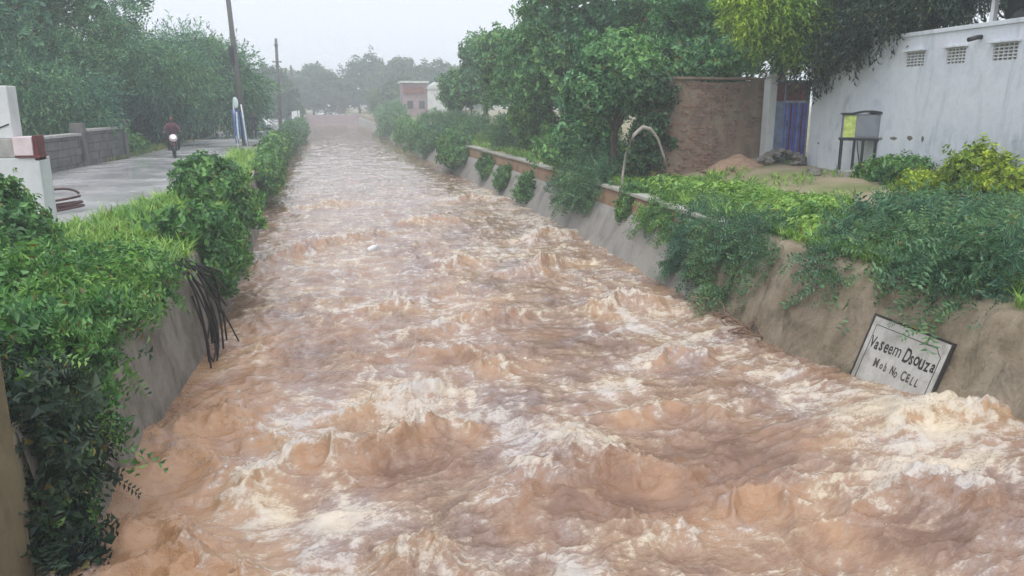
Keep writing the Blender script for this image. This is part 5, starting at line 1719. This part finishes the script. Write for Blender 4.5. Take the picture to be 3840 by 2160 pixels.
for (y_, w, ln_, h, lb, m_) in ((33, 0.42, 3.0, 0.50, 'nearest hedge bush on the far left canal edge', 'leaf_broad'), (41, 0.5, 3.6, 0.55, 'second hedge bush on the far left canal edge', 'leaf_broad'), (52, 0.7, 5.0, 0.65, 'middle hedge bush on the far left canal edge', 'leaf_vine'),
                            (66, 0.95, 7.0, 0.85, 'fourth hedge bush on the far left canal edge, beside the car', 'leaf_feather'), (86, 1.3, 10, 1.0, 'last hazy hedge bush on the far left canal edge', 'leaf_feather')):
    x0 = float(xl(y_))
    bush(lb, (x0 + 0.02, y_, 1.35), [(0.12, 0, 0.05, w * .7, ln_, h * .8), (0.35, -ln_ * .3, -0.4, w * .6, ln_ * .6, h * .8), (0.3, ln_ * .3, -0.3, w * .6, ln_ * .5, h * .8)], 1200, kind='broad', mat=m_, size=(0.15 + y_ * .0028, 0.26 + y_ * .004), group=GH, droop=0.3)
bush('low grassy bush at the end of the stone wall behind the rider', (-9.6, 41.0, 1.7), [(0, 0, 0.2, 0.8, 1.6, 0.4), (-1.2, 1.5, 0.5, 1.2, 1.8, 0.7)], 1300, kind='broad', mat='leaf_vine', size=(0.22, 0.36), group='roadside bushes')
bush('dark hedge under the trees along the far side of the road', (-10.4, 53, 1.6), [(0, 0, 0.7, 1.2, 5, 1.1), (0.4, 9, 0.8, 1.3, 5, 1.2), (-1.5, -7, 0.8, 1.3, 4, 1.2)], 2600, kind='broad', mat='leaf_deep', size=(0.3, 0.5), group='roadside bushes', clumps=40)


# ------------------------------------------------------------------ grass (nobody could count it)
def grass_field(name, label, n, sampler, size, mat):
    P = []
    while len(P) < n:
        p = sampler()
        if p is not None:
            P.append(p)
    P = np.array(P)
    P[:, 2] = ground_z(P[:, 0], P[:, 1]) - 0.01
    D = np.tile([0, 0, 1.0], (len(P), 1)) + rng.normal(size=P.shape) * 0.22
    V, Q = scatter('grass', P, D, rng.uniform(size[0], size[1], len(P)) * (1 + P[:, 1] * 0.012))
    tag(link(name, np_mesh(name, V, Q), None, mat), label, 'grass', kind='stuff')


def s_right():
    y = random.uniform(6.5, 30) if random.random() < 0.85 else random.uniform(30, 60)
    x = xr(y) + 0.72 + abs(random.gauss(0, 1.0)) * 2.3
    dens = fbm(np.array([x * 0.7]), np.array([y * 0.5]), 2)[0]
    if x > 13 or (x - xr(y) > 3.2 and random.random() < 0.75) or dens < -0.15 + 0.25 * (x - xr(y) > 2.6):
        return None
    return (x, y, 0)


def s_left():
    y = random.uniform(10.5, 24) if random.random() < 0.8 else random.uniform(24, 40)
    w = np.interp(y, [9, 14, 20, 26, 34], [3.2, 3.0, 1.8, 1.3, 1.2])
    x = xl(y) - 0.25 - random.random() * w
    return (x, y, 0)


def s_left2():
    y = random.uniform(24, 52)
    x = np.interp(y, [24, 30, 38, 45, 60], [-10.4, -9.75, -8.95, -8.8, -9.0]) - abs(random.gauss(0, 0.45))
    return (x, y, 0)


grass_field('grass', 'bright green grass covering the right bank', 8200, s_right, (0.13, 0.30), 'grass')
grass_field('grass', 'fresh grass strip between road and left canal wall', 5200, s_left, (0.16, 0.40), 'grass')
grass_field('grass', 'short grass along the far edge of the road', 1500, s_left2, (0.10, 0.22), 'grass_dry')

# ------------------------------------------------------------------ drift in the water
dr = thing('driftwood', 'brown driftwood twigs caught below the large bush on the right wall', 'driftwood', (6.75, 12.3, 0.12))
for i in range(26):
    a = random.uniform(-0.5, 0.5) + (1.57 if random.random() < .75 else 0)
    L = random.uniform(0.25, 0.85)
    c = Vector((random.uniform(-.25, .25), random.uniform(-1.1, 1.3), random.uniform(-.05, .22)))
    d = Vector((math.cos(a), math.sin(a), random.uniform(-.25, .45))) * L * .5
    mb = MB(); mb.tube([c - d, c + Vector((random.uniform(-.05, .05), 0, random.uniform(-.03, .06))), c + d], [.016, .013, .006], 5); mb.build('twig', 'drift', dr)
mb = MB(); mb.tube([(-.16, 0, 0), (-.10, 0, 0), (.05, .0, .0), (.08, 0, 0), (.11, 0, 0), (.15, 0, 0)], [.06, .07, .07, .045, .028, .028], 10)
o = mb.build('floating_bottle', 'paint_white'); o.location = (0.95, 21.6, water_z(0.95, 21.6) + 0.06); o.rotation_euler = (0.2, -0.35, 0.4); o.scale = (1.1, 1.1, 1.1)
tag(o, 'small white bottle afloat at the end of a yellowish wave', 'bottle')

# ------------------------------------------------------------------ rainy air
b = bmesh.new()
bmesh.ops.create_cube(b, size=1)
for v in b.verts:
    v.co = Vector((v.co.x * 520, 195 + v.co.y * 470, 8.2 + v.co.z * 22))
me = bpy.data.meshes.new('haze')
b.to_mesh(me); b.free()
hz = link('haze', me)
tag(hz, 'pale rain haze filling the air', kind='stuff')
hm = bpy.data.materials.new('haze')
hm.use_nodes = True
ht = hm.node_tree
ht.nodes.clear()
ho = ht.nodes.new('ShaderNodeOutputMaterial')
hv = ht.nodes.new('ShaderNodeVolumePrincipled')
hv.inputs['Color'].default_value = (0.88, 0.95, 1.0, 1)
hv.inputs['Density'].default_value = 0.0031
hv.inputs['Anisotropy'].default_value = 0.0
ht.links.new(hv.outputs[0], ho.inputs['Volume'])
me.materials.append(hm)
